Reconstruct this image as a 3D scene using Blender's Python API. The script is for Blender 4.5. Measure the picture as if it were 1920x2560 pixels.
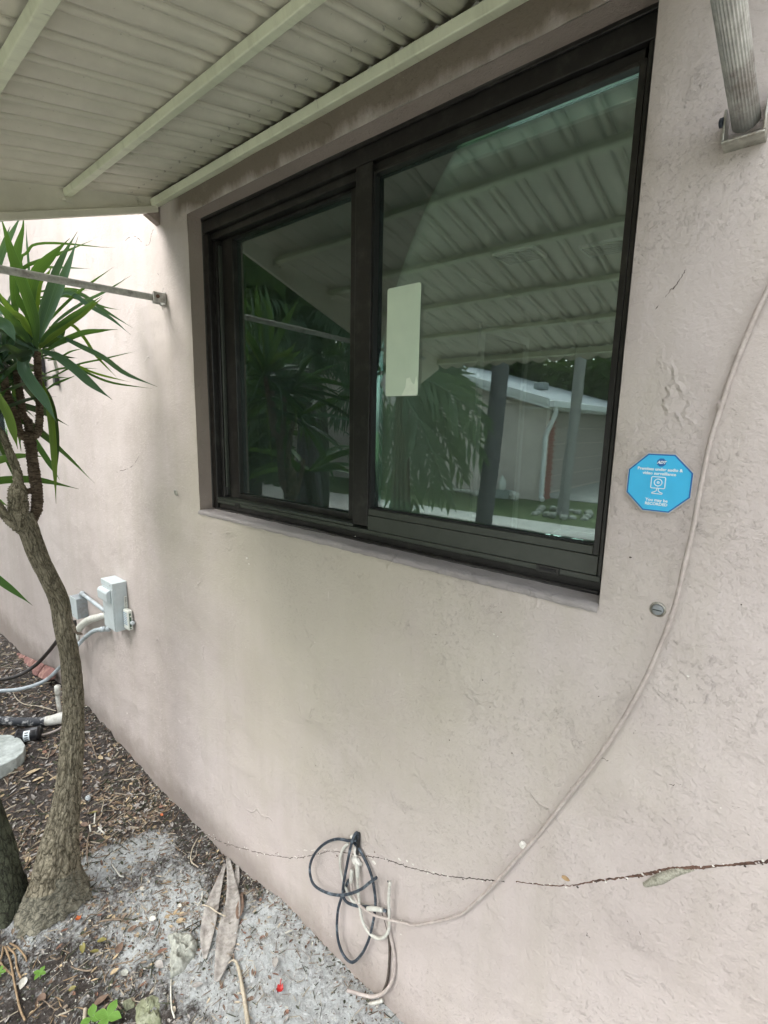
import bpy, bmesh, math, random
from mathutils import Vector, Matrix, noise
random.seed(7)
R = math.radians
for o in list(bpy.data.objects): bpy.data.objects.remove(o)
C = bpy.context.scene.collection
scene = bpy.context.scene

# ------------------------------------------------------------------ camera
CAM = Vector((0.0, -0.94, 1.70)); FPX = 1240.0
MR = Matrix(((0.76049133, 0.12734764, -0.63673818),
             (0.64902684, -0.11823014, 0.75152232),
             (0.02042295, -0.98478638, -0.17256503)))
cd = bpy.data.cameras.new('camera'); cam = bpy.data.objects.new('camera', cd); C.objects.link(cam)
cd.sensor_width = 36; cd.lens = 36 * FPX / 2560; cd.clip_start = 0.02; cd.clip_end = 500
m = Matrix.Identity(4)
for i in range(3):
    m[i][0] = MR[i][0]; m[i][1] = -MR[i][1]; m[i][2] = -MR[i][2]; m[i][3] = CAM[i]
cam.matrix_world = m
scene.camera = cam

# ------------------------------------------------------------------ sky and sun (overcast)
SUN_EL = 44
world = bpy.data.worlds.new('World'); scene.world = world; world.use_nodes = True
wn = world.node_tree.nodes; wl = world.node_tree.links
bg = wn['Background']; bg.inputs['Strength'].default_value = 0.15
sky = wn.new('ShaderNodeTexSky'); sky.sky_type = 'NISHITA'; sky.sun_disc = False
sky.air_density = 1.0; sky.dust_density = 3.0; sky.ozone_density = 1.0
hs = wn.new('ShaderNodeHueSaturation'); hs.inputs['Saturation'].default_value = 0.25
wl.new(sky.outputs[0], hs.inputs['Color']); wl.new(hs.outputs[0], bg.inputs['Color'])
sd = bpy.data.lights.new('sun', 'SUN'); sun = bpy.data.objects.new('sun', sd); C.objects.link(sun)
sd.energy = 0.6; sd.angle = R(55); sd.color = (1.0, 0.97, 0.94)
# direction towards the sun: from the yard (-y), from the left (-x), high
az = R(240)   # measured from +x
dvec = Vector((math.cos(az) * math.cos(R(SUN_EL)), math.sin(az) * math.cos(R(SUN_EL)), math.sin(R(SUN_EL))))
sun.rotation_euler = dvec.to_track_quat('Z', 'Y').to_euler()
sky.sun_elevation = R(SUN_EL); sky.sun_rotation = math.atan2(dvec.x, dvec.y)
vs = scene.view_settings; vs.view_transform = 'Standard'; vs.look = 'None'; vs.exposure = 2.3; vs.gamma = 1.0
vs.use_curve_mapping = False

# ------------------------------------------------------------------ point helpers (pixel of the photo -> place in the yard)
YW = -0.055      # wall face
YG = 0.02        # glass
def ray(px, py): return MR @ Vector((px - 960, py - 1280, FPX))
def on_y(px, py, y=YW): r = ray(px, py); return CAM + r * ((y - CAM.y) / r.y)
def on_x(px, py, x): r = ray(px, py); return CAM + r * ((x - CAM.x) / r.x)
def on_z(px, py, z=0.05): r = ray(px, py); return CAM + r * ((z - CAM.z) / r.z)
def mir_y(px, py, y): p = on_y(px, py, 2 * YG - y); p.y = y; return p
def mir_z(px, py, z=0.0): p = on_z(px, py, z); p.y = 2 * YG - p.y; return p
def px_size(p, n): return n * ((p - CAM).dot(MR.col[2])) / FPX

# ------------------------------------------------------------------ materials
class NT:
    def __init__(s, name):
        s.m = bpy.data.materials.new(name); s.m.use_nodes = True
        s.n = s.m.node_tree.nodes; s.l = s.m.node_tree.links
        s.b = s.n['Principled BSDF']; s.o = s.n['Material Output']
        s.co = s.n.new('ShaderNodeTexCoord')
    def link(s, a, b): s.l.new(a, b)
    def mp(s, scale=(1, 1, 1), src='Object', rot=(0, 0, 0)):
        q = s.n.new('ShaderNodeMapping'); q.inputs['Scale'].default_value = scale
        q.inputs['Rotation'].default_value = rot
        s.l.new(s.co.outputs[src], q.inputs[0]); return q.outputs[0]
    def noise(s, v, scale, detail=6, rough=.6, dist=0.0):
        q = s.n.new('ShaderNodeTexNoise'); q.inputs['Scale'].default_value = scale
        q.inputs['Detail'].default_value = detail; q.inputs['Roughness'].default_value = rough
        q.inputs['Distortion'].default_value = dist; s.l.new(v, q.inputs['Vector']); return q.outputs['Fac']
    def vor(s, v, scale, feature='F1', rnd=1.0, out='Distance'):
        q = s.n.new('ShaderNodeTexVoronoi'); q.feature = feature; q.inputs['Scale'].default_value = scale
        q.inputs['Randomness'].default_value = rnd; s.l.new(v, q.inputs['Vector']); return q.outputs[out]
    def ramp(s, f, stops, interp='LINEAR'):
        q = s.n.new('ShaderNodeValToRGB'); q.color_ramp.interpolation = interp
        e = q.color_ramp.elements
        while len(e) < len(stops): e.new(0.5)
        for k, (p, c) in enumerate(stops):
            e[k].position = p; e[k].color = (*c, 1) if hasattr(c, '__len__') else (c, c, c, 1)
        s.l.new(f, q.inputs[0]); return q.outputs[0]
    def mix(s, f, a, b, mode='MIX'):
        q = s.n.new('ShaderNodeMix'); q.data_type = 'RGBA'; q.blend_type = mode
        for v, i in ((f, 0), (a, 6), (b, 7)):
            if hasattr(v, 'is_linked') or hasattr(v, 'links'): s.l.new(v, q.inputs[i])
            elif hasattr(v, '__len__'): q.inputs[i].default_value = (*v, 1)
            else: q.inputs[i].default_value = v
        return q.outputs[2]
    def math(s, op, a, b=0.0, c=None):
        q = s.n.new('ShaderNodeMath'); q.operation = op
        for v, i in ((a, 0), (b, 1)) + (((c, 2),) if c is not None else ()):
            if hasattr(v, 'links'): s.l.new(v, q.inputs[i])
            else: q.inputs[i].default_value = v
        return q.outputs[0]
    def bump(s, h, strength=.5, dist=.01, prev=None):
        q = s.n.new('ShaderNodeBump'); q.inputs['Strength'].default_value = strength
        q.inputs['Distance'].default_value = dist; s.l.new(h, q.inputs['Height'])
        if prev is not None: s.l.new(prev, q.inputs['Normal'])
        s.l.new(q.outputs[0], s.b.inputs['Normal']); return q.outputs[0]
    def col(s, c):
        if hasattr(c, 'links'): s.l.new(c, s.b.inputs['Base Color'])
        else: s.b.inputs['Base Color'].default_value = (*c, 1)
    def rough(s, r):
        if hasattr(r, 'links'): s.l.new(r, s.b.inputs['Roughness'])
        else: s.b.inputs['Roughness'].default_value = r
def spec(t, v): t.b.inputs['Specular IOR Level'].default_value = v

def simple(name, c, rough=.6, var=.15, scale=40, metal=0, bump=.15, dirt=None):
    t = NT(name); v = t.mp()
    n = t.noise(v, scale, 5)
    dark = tuple(x * (1 - var) for x in c); lite = tuple(min(1, x * (1 + var)) for x in c)
    cc = t.ramp(n, [(.3, dark), (.7, lite)])
    if dirt:
        d = t.ramp(t.noise(v, scale * .35, 8, .7), [(.5, 0), (.68, 1)])
        cc = t.mix(d, cc, dirt)
    t.col(cc); t.rough(rough); t.b.inputs['Metallic'].default_value = metal
    if bump: t.bump(n, bump, .002)
    return t.m

def stucco(name, ca, cb, stain=(.30, .26, .19), old=False):
    t = NT(name); v = t.mp()
    big = t.noise(v, 1.7, 5, .6)
    cc = t.ramp(big, [(.35, ca), (.65, cb)])
    # washed streaks running down and weather staining
    vs_ = t.mp((9, 1, .9)); st = t.noise(vs_, 1.0, 6, .65)
    cc = t.mix(t.math('MULTIPLY', t.ramp(st, [(.46, 0), (.75, 1)]), .3), cc, stain)
    # olive patch under and round the window
    geo = t.n.new('ShaderNodeVectorMath'); geo.operation = 'DISTANCE'; geo.inputs[1].default_value = (-1.05, -.055, 1.35)
    sc2 = t.n.new('ShaderNodeMapping'); sc2.inputs['Scale'].default_value = (1, 1, 1); t.link(t.co.outputs['Object'], sc2.inputs[0]); t.link(sc2.outputs[0], geo.inputs[0])
    pd = t.math('ADD', geo.outputs['Value'], t.math('MULTIPLY', t.math('SUBTRACT', t.noise(v, 2.4, 6, .65), .5), 1.5))
    cc = t.mix(t.math('MULTIPLY', t.ramp(pd, [(.35, 1), (1.0, 0)]), .62 if 'stucco' in name else 0.0), cc, (.44, .412, .315))
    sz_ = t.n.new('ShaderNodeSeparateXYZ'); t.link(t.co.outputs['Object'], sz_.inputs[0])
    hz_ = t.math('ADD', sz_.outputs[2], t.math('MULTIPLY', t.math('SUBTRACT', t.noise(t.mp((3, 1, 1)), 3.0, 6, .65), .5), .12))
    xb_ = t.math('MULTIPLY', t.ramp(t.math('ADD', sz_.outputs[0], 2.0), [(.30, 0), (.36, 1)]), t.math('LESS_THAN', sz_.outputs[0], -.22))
    head_shade_ = t.math('MULTIPLY', t.ramp(t.math('SUBTRACT', hz_, 2.0), [(.335, 0), (.37, 1)]), xb_)  # shade under the awning painted brown on the wall above the window
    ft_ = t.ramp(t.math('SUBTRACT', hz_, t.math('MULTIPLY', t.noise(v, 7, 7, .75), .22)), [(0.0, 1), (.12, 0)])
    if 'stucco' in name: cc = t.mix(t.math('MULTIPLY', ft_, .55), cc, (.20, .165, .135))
    if 'stucco' in name: cc = t.mix(t.math('MULTIPLY', head_shade_, .85), cc, (.125, .098, .066))
    # chalky worn high spots
    w = t.noise(v, 11, 8, .75)
    cc = t.mix(t.math('MULTIPLY', t.ramp(w, [(.6, 0), (.78, 1)]), .3), cc, (.55, .50, .44))
    # small white scuffs and dark pits, in loose patches
    reg = t.ramp(t.noise(v, 2.7, 4), [(.5, 0), (.62, 1)])
    chips = t.math('MULTIPLY', t.ramp(t.noise(v, 75, 5, .75), [(.69, 0), (.715, 1)]), reg)
    cc = t.mix(chips, cc, (.66, .64, .59))
    reg2 = t.ramp(t.noise(t.mp((1, 1, 1), rot=(1, 2, 3)), 3.3, 4), [(.54, 0), (.64, 1)])
    pits = t.math('MULTIPLY', t.ramp(t.noise(v, 95, 4, .7, 1.0), [(.70, 0), (.72, 1)]), reg2)
    cc = t.mix(pits, cc, (.09, .07, .055))
    scr = t.ramp(t.noise(t.mp((60, 1, 7), rot=(0, .5, 0)), 1, 5, .6), [(.72, 0), (.75, 1)])
    cc = t.mix(t.math('MULTIPLY', scr, .5), cc, (.62, .58, .53))
    t.col(cc); t.rough(.72); spec(t, .3)
    # relief: lumpy float finish, trowel scrapes, tears, grain
    lump = t.noise(v, 14, 4, .55)
    warp = t.n.new('ShaderNodeVectorMath'); warp.operation = 'ADD'
    nz = t.n.new('ShaderNodeTexNoise'); nz.inputs['Scale'].default_value = 5; nz.inputs['Detail'].default_value = 6
    t.link(v, nz.inputs['Vector'])
    sc = t.n.new('ShaderNodeVectorMath'); sc.operation = 'SCALE'; sc.inputs[3].default_value = .35
    t.link(nz.outputs['Color'], sc.inputs[0]); t.link(v, warp.inputs[0]); t.link(sc.outputs[0], warp.inputs[1])
    ridge = t.vor(warp.outputs[0], 3.2, 'DISTANCE_TO_EDGE')
    ridge = t.ramp(ridge, [(0.0, 1), (.02, 0)])
    mask = t.ramp(t.noise(v, 4.3, 5, .6), [(.58, 0), (.66, 1)])
    ridge = t.math('MULTIPLY', ridge, mask)
    grain = t.noise(v, 160, 3, .6)
    pim = t.ramp(t.noise(v, 120, 5, .7), [(.56, 0), (.66, 1)])
    tears = t.ramp(t.noise(t.mp((1.0, 1, 2.1), rot=(0, .6, 0)), 24, 9, .72), [(.58, 0), (.66, 1)])
    n1 = t.bump(lump, .45, .012)
    n2 = t.bump(ridge, .6, .004, n1)
    n3 = t.bump(tears, .3, .0016, n2)
    fine = t.noise(v, 48, 7, .75); n3 = t.bump(fine, .4, .004, n3)
    clod = t.ramp(t.noise(v, 19, 8, .7, .6), [(.6, 0), (.65, 1)]); n3 = t.bump(t.math('MULTIPLY', clod, t.ramp(t.noise(v, 2.9, 4), [(.48, 0), (.58, 1)])), .6, .0022, n3)
    n4 = t.bump(pits, .8, -.004, n3)
    rg_ = t.ramp(t.noise(v, 3.7, 5, .6), [(.42, .08), (.6, 1)]); n4 = t.bump(t.math('MULTIPLY', pim, rg_), .6, .0018, n4)
    t.bump(grain, .5, .0026, n4)
    return t.m

M = {}
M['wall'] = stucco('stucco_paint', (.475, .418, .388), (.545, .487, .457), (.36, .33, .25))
M['wall_shaded'] = stucco('wall_paint_shaded', (.27, .222, .19), (.33, .275, .24), (.25, .21, .17))  # the wall paint again, darkened for the shade inside the window reveals
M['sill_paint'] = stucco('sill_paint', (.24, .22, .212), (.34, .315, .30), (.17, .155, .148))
M['interior'] = simple('interior_paint', (.62, .62, .57), .8, .05, 6)
M['interior_trim'] = simple('interior_trim', (.86, .87, .84), .5, .04, 6)
M['door_wood'] = simple('door_wood', (.26, .12, .04), .45, .3, 5)
M['curtain'] = simple('curtain_cloth', (.50, .56, .52), .9, .12, 12, 0, .1)
M['carpet'] = simple('room_floor', (.22, .19, .15), .9, .1, 20)
# awning paints
def awn_paint(name, c, dirt, thr):
    t = NT(name); v = t.mp()
    n = t.noise(v, 5, 6, .65)
    cc = t.ramp(n, [(.3, tuple(x * .86 for x in c)), (.7, tuple(x * 1.08 for x in c))])
    st = t.ramp(t.noise(t.mp((26, 3, 3)), 1, 7, .7), [(.5, 0), (.72, 1)])
    cc = t.mix(t.math('MULTIPLY', st, .55), cc, dirt)
    sp = t.math('MULTIPLY', t.ramp(t.noise(v, 55, 4, .65), [(thr, 0), (thr + .02, 1)]), t.ramp(t.noise(t.mp(rot=(1, 1, 2)), 6, 3), [(.45, 0), (.6, 1)]))
    cc = t.mix(t.math('MULTIPLY', sp, .8), cc, (.05, .045, .03))
    sm = t.ramp(t.noise(t.mp((30, 9, 9)), 1, 8, .75), [(.62, 0), (.70, 1)])
    cc = t.mix(t.math('MULTIPLY', sm, .5), cc, (.10, .095, .06))
    t.col(cc); t.rough(.5); spec(t, .35); t.bump(t.noise(v, 70, 4), .12, .0015)
    return t.m
M['sheet'] = awn_paint('awning_sheet_paint', (.62, .595, .49), (.45, .43, .33), .68)
M['beam'] = awn_paint('awning_beam_paint', (.68, .71, .53), (.44, .46, .32), .72)
M['sheet_white'] = awn_paint('awning_top_paint', (.6, .59, .52), (.4, .4, .33), .72)
M['weathered_alu'] = simple('weathered_aluminium', (.44, .44, .41), .55, .25, 60, .25, .3, (.22, .20, .18))
M['alu'] = simple('galvanised_steel', (.45, .45, .40), .42, .3, 70, .7, .3, (.16, .12, .08))
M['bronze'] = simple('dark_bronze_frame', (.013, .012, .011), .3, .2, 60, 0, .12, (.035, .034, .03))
M['bronze_lit'] = simple('bronze_rail_lit', (.040, .046, .037), .28, .12, 60, 0, .08, (.05, .056, .046))  # same bronze as the frame, lawn reflection on the rails put into the colour
M['rubber'] = simple('black_gasket', (.008, .008, .008), .6, .1, 60)
M['caulk'] = simple('caulk_bead', (.045, .043, .038), .7, .4, 90, 0, .5)
def glass(name, refl, tint):
    t = NT(name); t.n.remove(t.b)
    g = t.n.new('ShaderNodeBsdfGlossy'); g.inputs['Roughness'].default_value = .0; g.inputs['Color'].default_value = (.82, .95, .92, 1)
    tr = t.n.new('ShaderNodeBsdfTransparent'); tr.inputs['Color'].default_value = (*tint, 1)
    fr = t.n.new('ShaderNodeFresnel'); fr.inputs['IOR'].default_value = 1.5
    a = t.math('ADD', t.math('MULTIPLY', fr.outputs[0], 1.3), refl)
    mx = t.n.new('ShaderNodeMixShader'); t.link(a, mx.inputs[0]); t.link(tr.outputs[0], mx.inputs[1]); t.link(g.outputs[0], mx.inputs[2])
    df = t.n.new('ShaderNodeBsdfDiffuse')
    haze = t.ramp(t.noise(t.mp((3, 1, .8)), 2.2, 7, .6), [(.3, .012), (.8, .045)])  # painted haze: pale diffuse film mixed over the glass
    df.inputs['Color'].default_value = (.36, .42, .42, 1)
    m2 = t.n.new('ShaderNodeMixShader'); t.link(haze, m2.inputs[0]); t.link(mx.outputs[0], m2.inputs[1]); t.link(df.outputs[0], m2.inputs[2])
    t.link(m2.outputs[0], t.o.inputs[0]); return t.m
M['glass'] = glass('tinted_glass', .14, (.80, .90, .87))
M['glass_dark'] = glass('tinted_glass_sash', .11, (.84, .93, .89))
def sticker_residue():
    t = NT('label_backing'); v = t.mp()
    n = t.noise(v, 9, 6); cc = t.ramp(n, [(.3, (.54, .66, .52)), (.7, (.62, .74, .58))])
    s = t.ramp(t.noise(t.mp((70, 1, 9)), 1, 5, .6), [(.69, 0), (.73, 1)])
    t.col(t.mix(s, cc, (.80, .88, .74))); t.rough(.35); return t.m
M['label'] = sticker_residue()
M['label_torn'] = simple('label_torn_paper', (.76, .86, .70), .5, .05, 50)

def bark(name, c1, c2, crack, sc=(1, .32), bs=1.0):
    t = NT(name); uv = t.mp((1, sc[1] / sc[0], 1), 'UV')
    wob = t.n.new('ShaderNodeTexNoise'); wob.inputs['Scale'].default_value = 30; wob.inputs['Detail'].default_value = 4
    t.link(uv, wob.inputs['Vector'])
    s = t.n.new('ShaderNodeVectorMath'); s.operation = 'SCALE'; s.inputs[3].default_value = .05
    a = t.n.new('ShaderNodeVectorMath'); t.link(wob.outputs['Color'], s.inputs[0]); t.link(uv, a.inputs[0]); t.link(s.outputs[0], a.inputs[1])
    e = t.vor(a.outputs[0], 60 * sc[0], 'DISTANCE_TO_EDGE'); e2 = t.vor(a.outputs[0], 260 * sc[0], 'DISTANCE_TO_EDGE')
    cr = t.math('MULTIPLY', t.ramp(e, [(0.0, .12), (.03, .5), (.12, 1)]), t.ramp(e2, [(0.0, .6), (.12, 1)]))
    n = t.noise(t.mp(), 45, 6, .65); cc = t.ramp(n, [(.3, c1), (.7, c2)])
    n2 = t.noise(t.mp(), 9, 5, .6); cc = t.mix(t.ramp(n2, [(.45, 0), (.7, .6)]), cc, tuple(x * .7 for x in c1))
    cc = t.mix(cr, crack, cc)
    t.col(cc); t.rough(.85); spec(t, .2)
    b1 = t.bump(cr, .9 * bs, .004); t.bump(n, .5, .002, b1)
    return t.m
M['bark'] = bark('grey_green_bark', (.19, .168, .115), (.37, .335, .245), (.04, .033, .02), (1, .30))
M['bark_base'] = bark('mossy_root_bark', (.175, .162, .118), (.34, .32, .245), (.05, .052, .042), (1.6, 1.2), .6)
M['bark_ring'] = bark('ringed_branch_bark', (.11, .075, .05), (.30, .235, .165), (.018, .012, .008), (.45, 2.6), 1.2)
M['bark_dark'] = bark('dark_trunk_bark', (.05, .055, .035), (.12, .13, .085), (.015, .014, .01))
M['palm_bark'] = bark('palm_bark', (.36, .355, .34), (.58, .57, .54), (.05, .045, .04), (.15, 5), 1)
M['palm_bark_dark'] = bark('palm_bark_dark', (.14, .14, .138), (.28, .28, .27), (.02, .02, .02), (.15, 5), 1)
def leafm(name, c, c2, tl=.22, sp=.3):
    t = NT(name); v = t.mp()
    uv = t.n.new('ShaderNodeSeparateXYZ'); t.link(t.co.outputs['UV'], uv.inputs[0])
    stripes = t.n.new('ShaderNodeTexNoise'); stripes.inputs['Scale'].default_value = 1
    mpp = t.mp((40, 1.5, 1), 'UV'); t.link(mpp, stripes.inputs['Vector'])
    cc = t.ramp(stripes.outputs['Fac'], [(.35, c), (.65, c2)])
    tip = t.ramp(uv.outputs[1], [(.0, 0), (.93, 0), (1.0, 1)]); cc = t.mix(tip, cc, (.06, .04, .02))
    edge = t.ramp(t.math('ABSOLUTE', t.math('SUBTRACT', uv.outputs[0], .5)), [(.44, 0), (.5, .55)])
    cc = t.mix(edge, cc, tuple(min(1, x * 2.2) for x in c2))
    t.col(cc); t.rough(.48); spec(t, sp * .8)
    tr = t.n.new('ShaderNodeBsdfTranslucent'); g = t.mix(.5, cc, (.18, .32, .02)); t.link(g, tr.inputs[0])
    mx = t.n.new('ShaderNodeMixShader'); mx.inputs[0].default_value = tl
    t.link(t.b.outputs[0], mx.inputs[1]); t.link(tr.outputs[0], mx.inputs[2]); t.link(mx.outputs[0], t.o.inputs[0])
    t.bump(stripes.outputs['Fac'], .25, .001)
    return t.m
M['leaf_a'] = leafm('yucca_leaf_green', (.028, .075, .022), (.05, .12, .032))
M['leaf_b'] = leafm('yucca_leaf_blue', (.045, .095, .062), (.075, .145, .10), .2)
M['leaf_c'] = leafm('yucca_leaf_lime', (.075, .13, .02), (.115, .18, .035), .3)
M['leaf_d'] = leafm('yucca_leaf_dark', (.014, .034, .016), (.026, .055, .024), .15)
M['frond'] = leafm('palm_frond', (.045, .085, .045), (.09, .14, .075), .2)
M['tree_leaf'] = leafm('tree_leaf', (.03, .065, .015), (.07, .12, .03), .3, .2)
M['tree_leaf2'] = leafm('tree_leaf_light', (.06, .10, .02), (.11, .17, .04), .3, .2)
M['dead_leaf'] = simple('dead_strap_leaf', (.34, .32, .29), .8, .35, 60, 0, .5, (.15, .13, .11))
M['twig'] = simple('twig', (.20, .155, .11), .8, .4, 90, 0, .4)
M['twig_pale'] = simple('pale_twig', (.42, .37, .28), .8, .3, 90, 0, .4)
M['pale_chip'] = simple('pale_chip', (.55, .54, .47), .7, .2, 90, 0, .3)
M['lizard'] = simple('lizard_skin', (.13, .10, .075), .7, .45, 260, 0, .5, (.33, .30, .22))
M['root'] = simple('root', (.27, .19, .11), .8, .3, 90, 0, .4)
M['brown_leaf'] = simple('brown_fallen_leaf', (.16, .105, .072), .7, .4, 60, 0, .3)
M['tan_leaf'] = simple('tan_fallen_leaf', (.42, .33, .20), .7, .3, 60, 0, .3)
M['rust_leaf'] = simple('rusty_fallen_leaf', (.19, .10, .065), .7, .3, 60, 0, .3)
M['olive_leaf'] = simple('olive_fallen_leaf', (.20, .18, .05), .6, .3, 60, 0, .3)
M['red'] = simple('red_petal', (.42, .018, .015), .45, .25, 80, 0, .3)
M['orange'] = simple('orange_petal', (.48, .12, .03), .5, .3, 80, 0, .3)
M['sprout'] = leafm('seedling_leaf', (.14, .30, .05), (.20, .38, .08), .35)
M['rock'] = simple('coral_rock', (.36, .37, .32), .9, .3, 55, 0, .9, (.18, .19, .16))
M['rock_green'] = simple('mossy_rock', (.19, .205, .125), .9, .35, 50, 0, .9, (.38, .40, .30))
M['concrete'] = simple('pale_concrete', (.42, .46, .435), .85, .3, 30, 0, .9, (.22, .25, .22))
M['drive'] = simple('driveway_concrete', (.42, .42, .39), .85, .12, 6, 0, .2, (.30, .30, .28))
M['elec'] = simple('grey_enclosure_paint', (.48, .535, .54), .45, .07, 30, 0, .06)
M['elec_dark'] = simple('grey_junction_paint', (.27, .30, .31), .5, .12, 30, 0, .1, (.18, .17, .16))
M['pvc'] = simple('white_pvc', (.62, .62, .56), .45, .1, 40, 0, .1, (.35, .32, .26))
M['conduit'] = simple('grey_conduit', (.38, .43, .45), .5, .12, 40, 0, .1, (.20, .20, .19))
M['black_conduit'] = simple('black_conduit', (.022, .02, .018), .55, .3, 60, 0, .2, (.06, .05, .04))
M['black_plastic'] = simple('black_plastic', (.012, .012, .014), .3, .1, 60)
M['peeling'] = simple('peeling_black_paint', (.018, .022, .028), .6, .2, 90, 0, .5, (.62, .62, .60))
M['white_clear'] = simple('white_plastic', (.66, .68, .62), .35, .05, 30)
M['green_board'] = simple('green_circuit', (.04, .09, .05), .4, .6, 160)
M['blue_ink'] = simple('blue_ink', (.12, .25, .42), .5, .05, 30)
M['black_ink'] = simple('black_ink', (.02, .03, .03), .5, .05, 30)
M['brick'] = simple('red_edging_brick', (.22, .105, .09), .85, .25, 45, 0, .5, (.45, .28, .22))
M['house_brick'] = simple('house_brick', (.24, .07, .05), .85, .25, 20, 0, .3)
M['mortar'] = simple('mortar', (.42, .38, .34), .9, .1, 30)
M['cable_tan'] = simple('painted_cable', (.42, .365, .33), .6, .14, 90, 0, .3, (.52, .47, .43))
M['cable_white'] = simple('white_cable', (.56, .56, .50), .5, .1, 90, 0, .2, (.38, .35, .3))
M['cable_blue'] = simple('blue_black_cable', (.022, .032, .045), .45, .3, 120, 0, .3, (.18, .22, .25))
M['cable_black'] = simple('black_cable', (.012, .012, .012), .5, .3, 120, 0, .2)
M['crack'] = simple('dirty_crack', (.07, .055, .045), .9, .4, 120, 0, .4)  # dirty dark crack colour, also used for grit and one thin cable
M['crack_rust'] = simple('rusty_crack', (.12, .068, .048), .9, .5, 120, 0, .6, (.035, .02, .015))
M['chip'] = simple('white_plaster', (.68, .66, .60), .8, .1, 100, 0, .5)
M['wood_bit'] = simple('exposed_wood', (.36, .24, .12), .8, .3, 100, 0, .5)
M['foam'] = simple('pebbly_foam', (.36, .35, .28), .8, .35, 300, 0, .8, (.16, .15, .11))
M['sign_blue'] = simple('sign_blue', (.045, .44, .72), .33, .05, 30, 0, .05)
M['sign_navy'] = simple('sign_navy', (.02, .13, .36), .35, .05, 30)
M['sign_white'] = simple('sign_white', (.72, .80, .82), .4, .02, 30)
M['clear_edge'] = simple('sticker_edge', (.50, .50, .47), .3, .05, 30)
M['neigh_wall'] = simple('neighbour_stucco', (.70, .62, .57), .85, .1, 3, 0, .2)
M['white_paint'] = simple('white_paint', (.72, .74, .74), .5, .06, 8)
M['roll_door'] = simple('garage_door_paint', (.34, .29, .26), .6, .05, 8)
def shingles():
    t = NT('roof_shingles'); b = t.n.new('ShaderNodeTexBrick'); t.link(t.mp((1, 1, 1)), b.inputs['Vector'])
    b.inputs['Scale'].default_value = 3.2; b.inputs['Color1'].default_value = (.46, .49, .51, 1); b.inputs['Color2'].default_value = (.30, .33, .36, 1)
    b.inputs['Mortar'].default_value = (.13, .14, .16, 1); b.inputs['Mortar Size'].default_value = .035
    t.col(b.outputs['Color']); t.rough(.9); return t.m
M['shingle'] = shingles()
def grass():
    t = NT('lawn_grass'); v = t.mp()
    n = t.noise(v, 3, 8, .75); cc = t.ramp(n, [(.3, (.035, .065, .015)), (.52, (.075, .12, .03)), (.7, (.17, .17, .08))])
    t.col(cc); t.rough(.9); t.bump(t.noise(v, 25, 6, .8), 1, .04); return t.m
M['grass'] = grass()
def soil():
    t = NT('sandy_soil'); v = t.mp()
    n = t.noise(v, 60, 9, .75); g = t.noise(v, 260, 4, .7)
    dark = t.ramp(n, [(.3, (.026, .022, .019)), (.52, (.085, .074, .066)), (.72, (.24, .22, .20))])
    pale = t.ramp(t.noise(v, 85, 9, .8), [(.32, (.16, .155, .15)), (.45, (.46, .47, .46)), (.58, (.72, .75, .74))])
    at = t.n.new('ShaderNodeAttribute'); at.attribute_name = 'sand'
    k = t.math('ADD', at.outputs['Fac'], t.math('MULTIPLY', t.math('SUBTRACT', t.noise(v, 12, 8, .75), .5), 1.6))
    k = t.math('ADD', k, t.math('MULTIPLY', t.math('SUBTRACT', t.noise(v, 70, 6, .7), .5), 1.1))
    k = t.ramp(k, [(.35, 0), (.75, 1)])
    pale = t.mix(t.ramp(t.noise(v, 17, 5, .6), [(.42, 0), (.62, .75)]), pale, (.66, .70, .69))
    cc = t.mix(k, dark, pale)
    sp = t.math('GREATER_THAN', g, .66); cc = t.mix(t.math('MULTIPLY', sp, .35), cc, (.45, .43, .38))
    t.col(cc); t.rough(.95); spec(t, .15)
    b = t.bump(n, 1, .012); b = t.bump(g, .9, .004, b); t.bump(t.noise(v, 110, 5, .8), .9, .008, b)
    return t.m
M['soil'] = soil()

for k_ in ('rock', 'rock_green', 'dead_leaf', 'concrete'):
    for n_ in M[k_].node_tree.nodes:
        if n_.type == 'BUMP': n_.inputs['Distance'].default_value = .007 if 'rock' in k_ else .004
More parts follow.
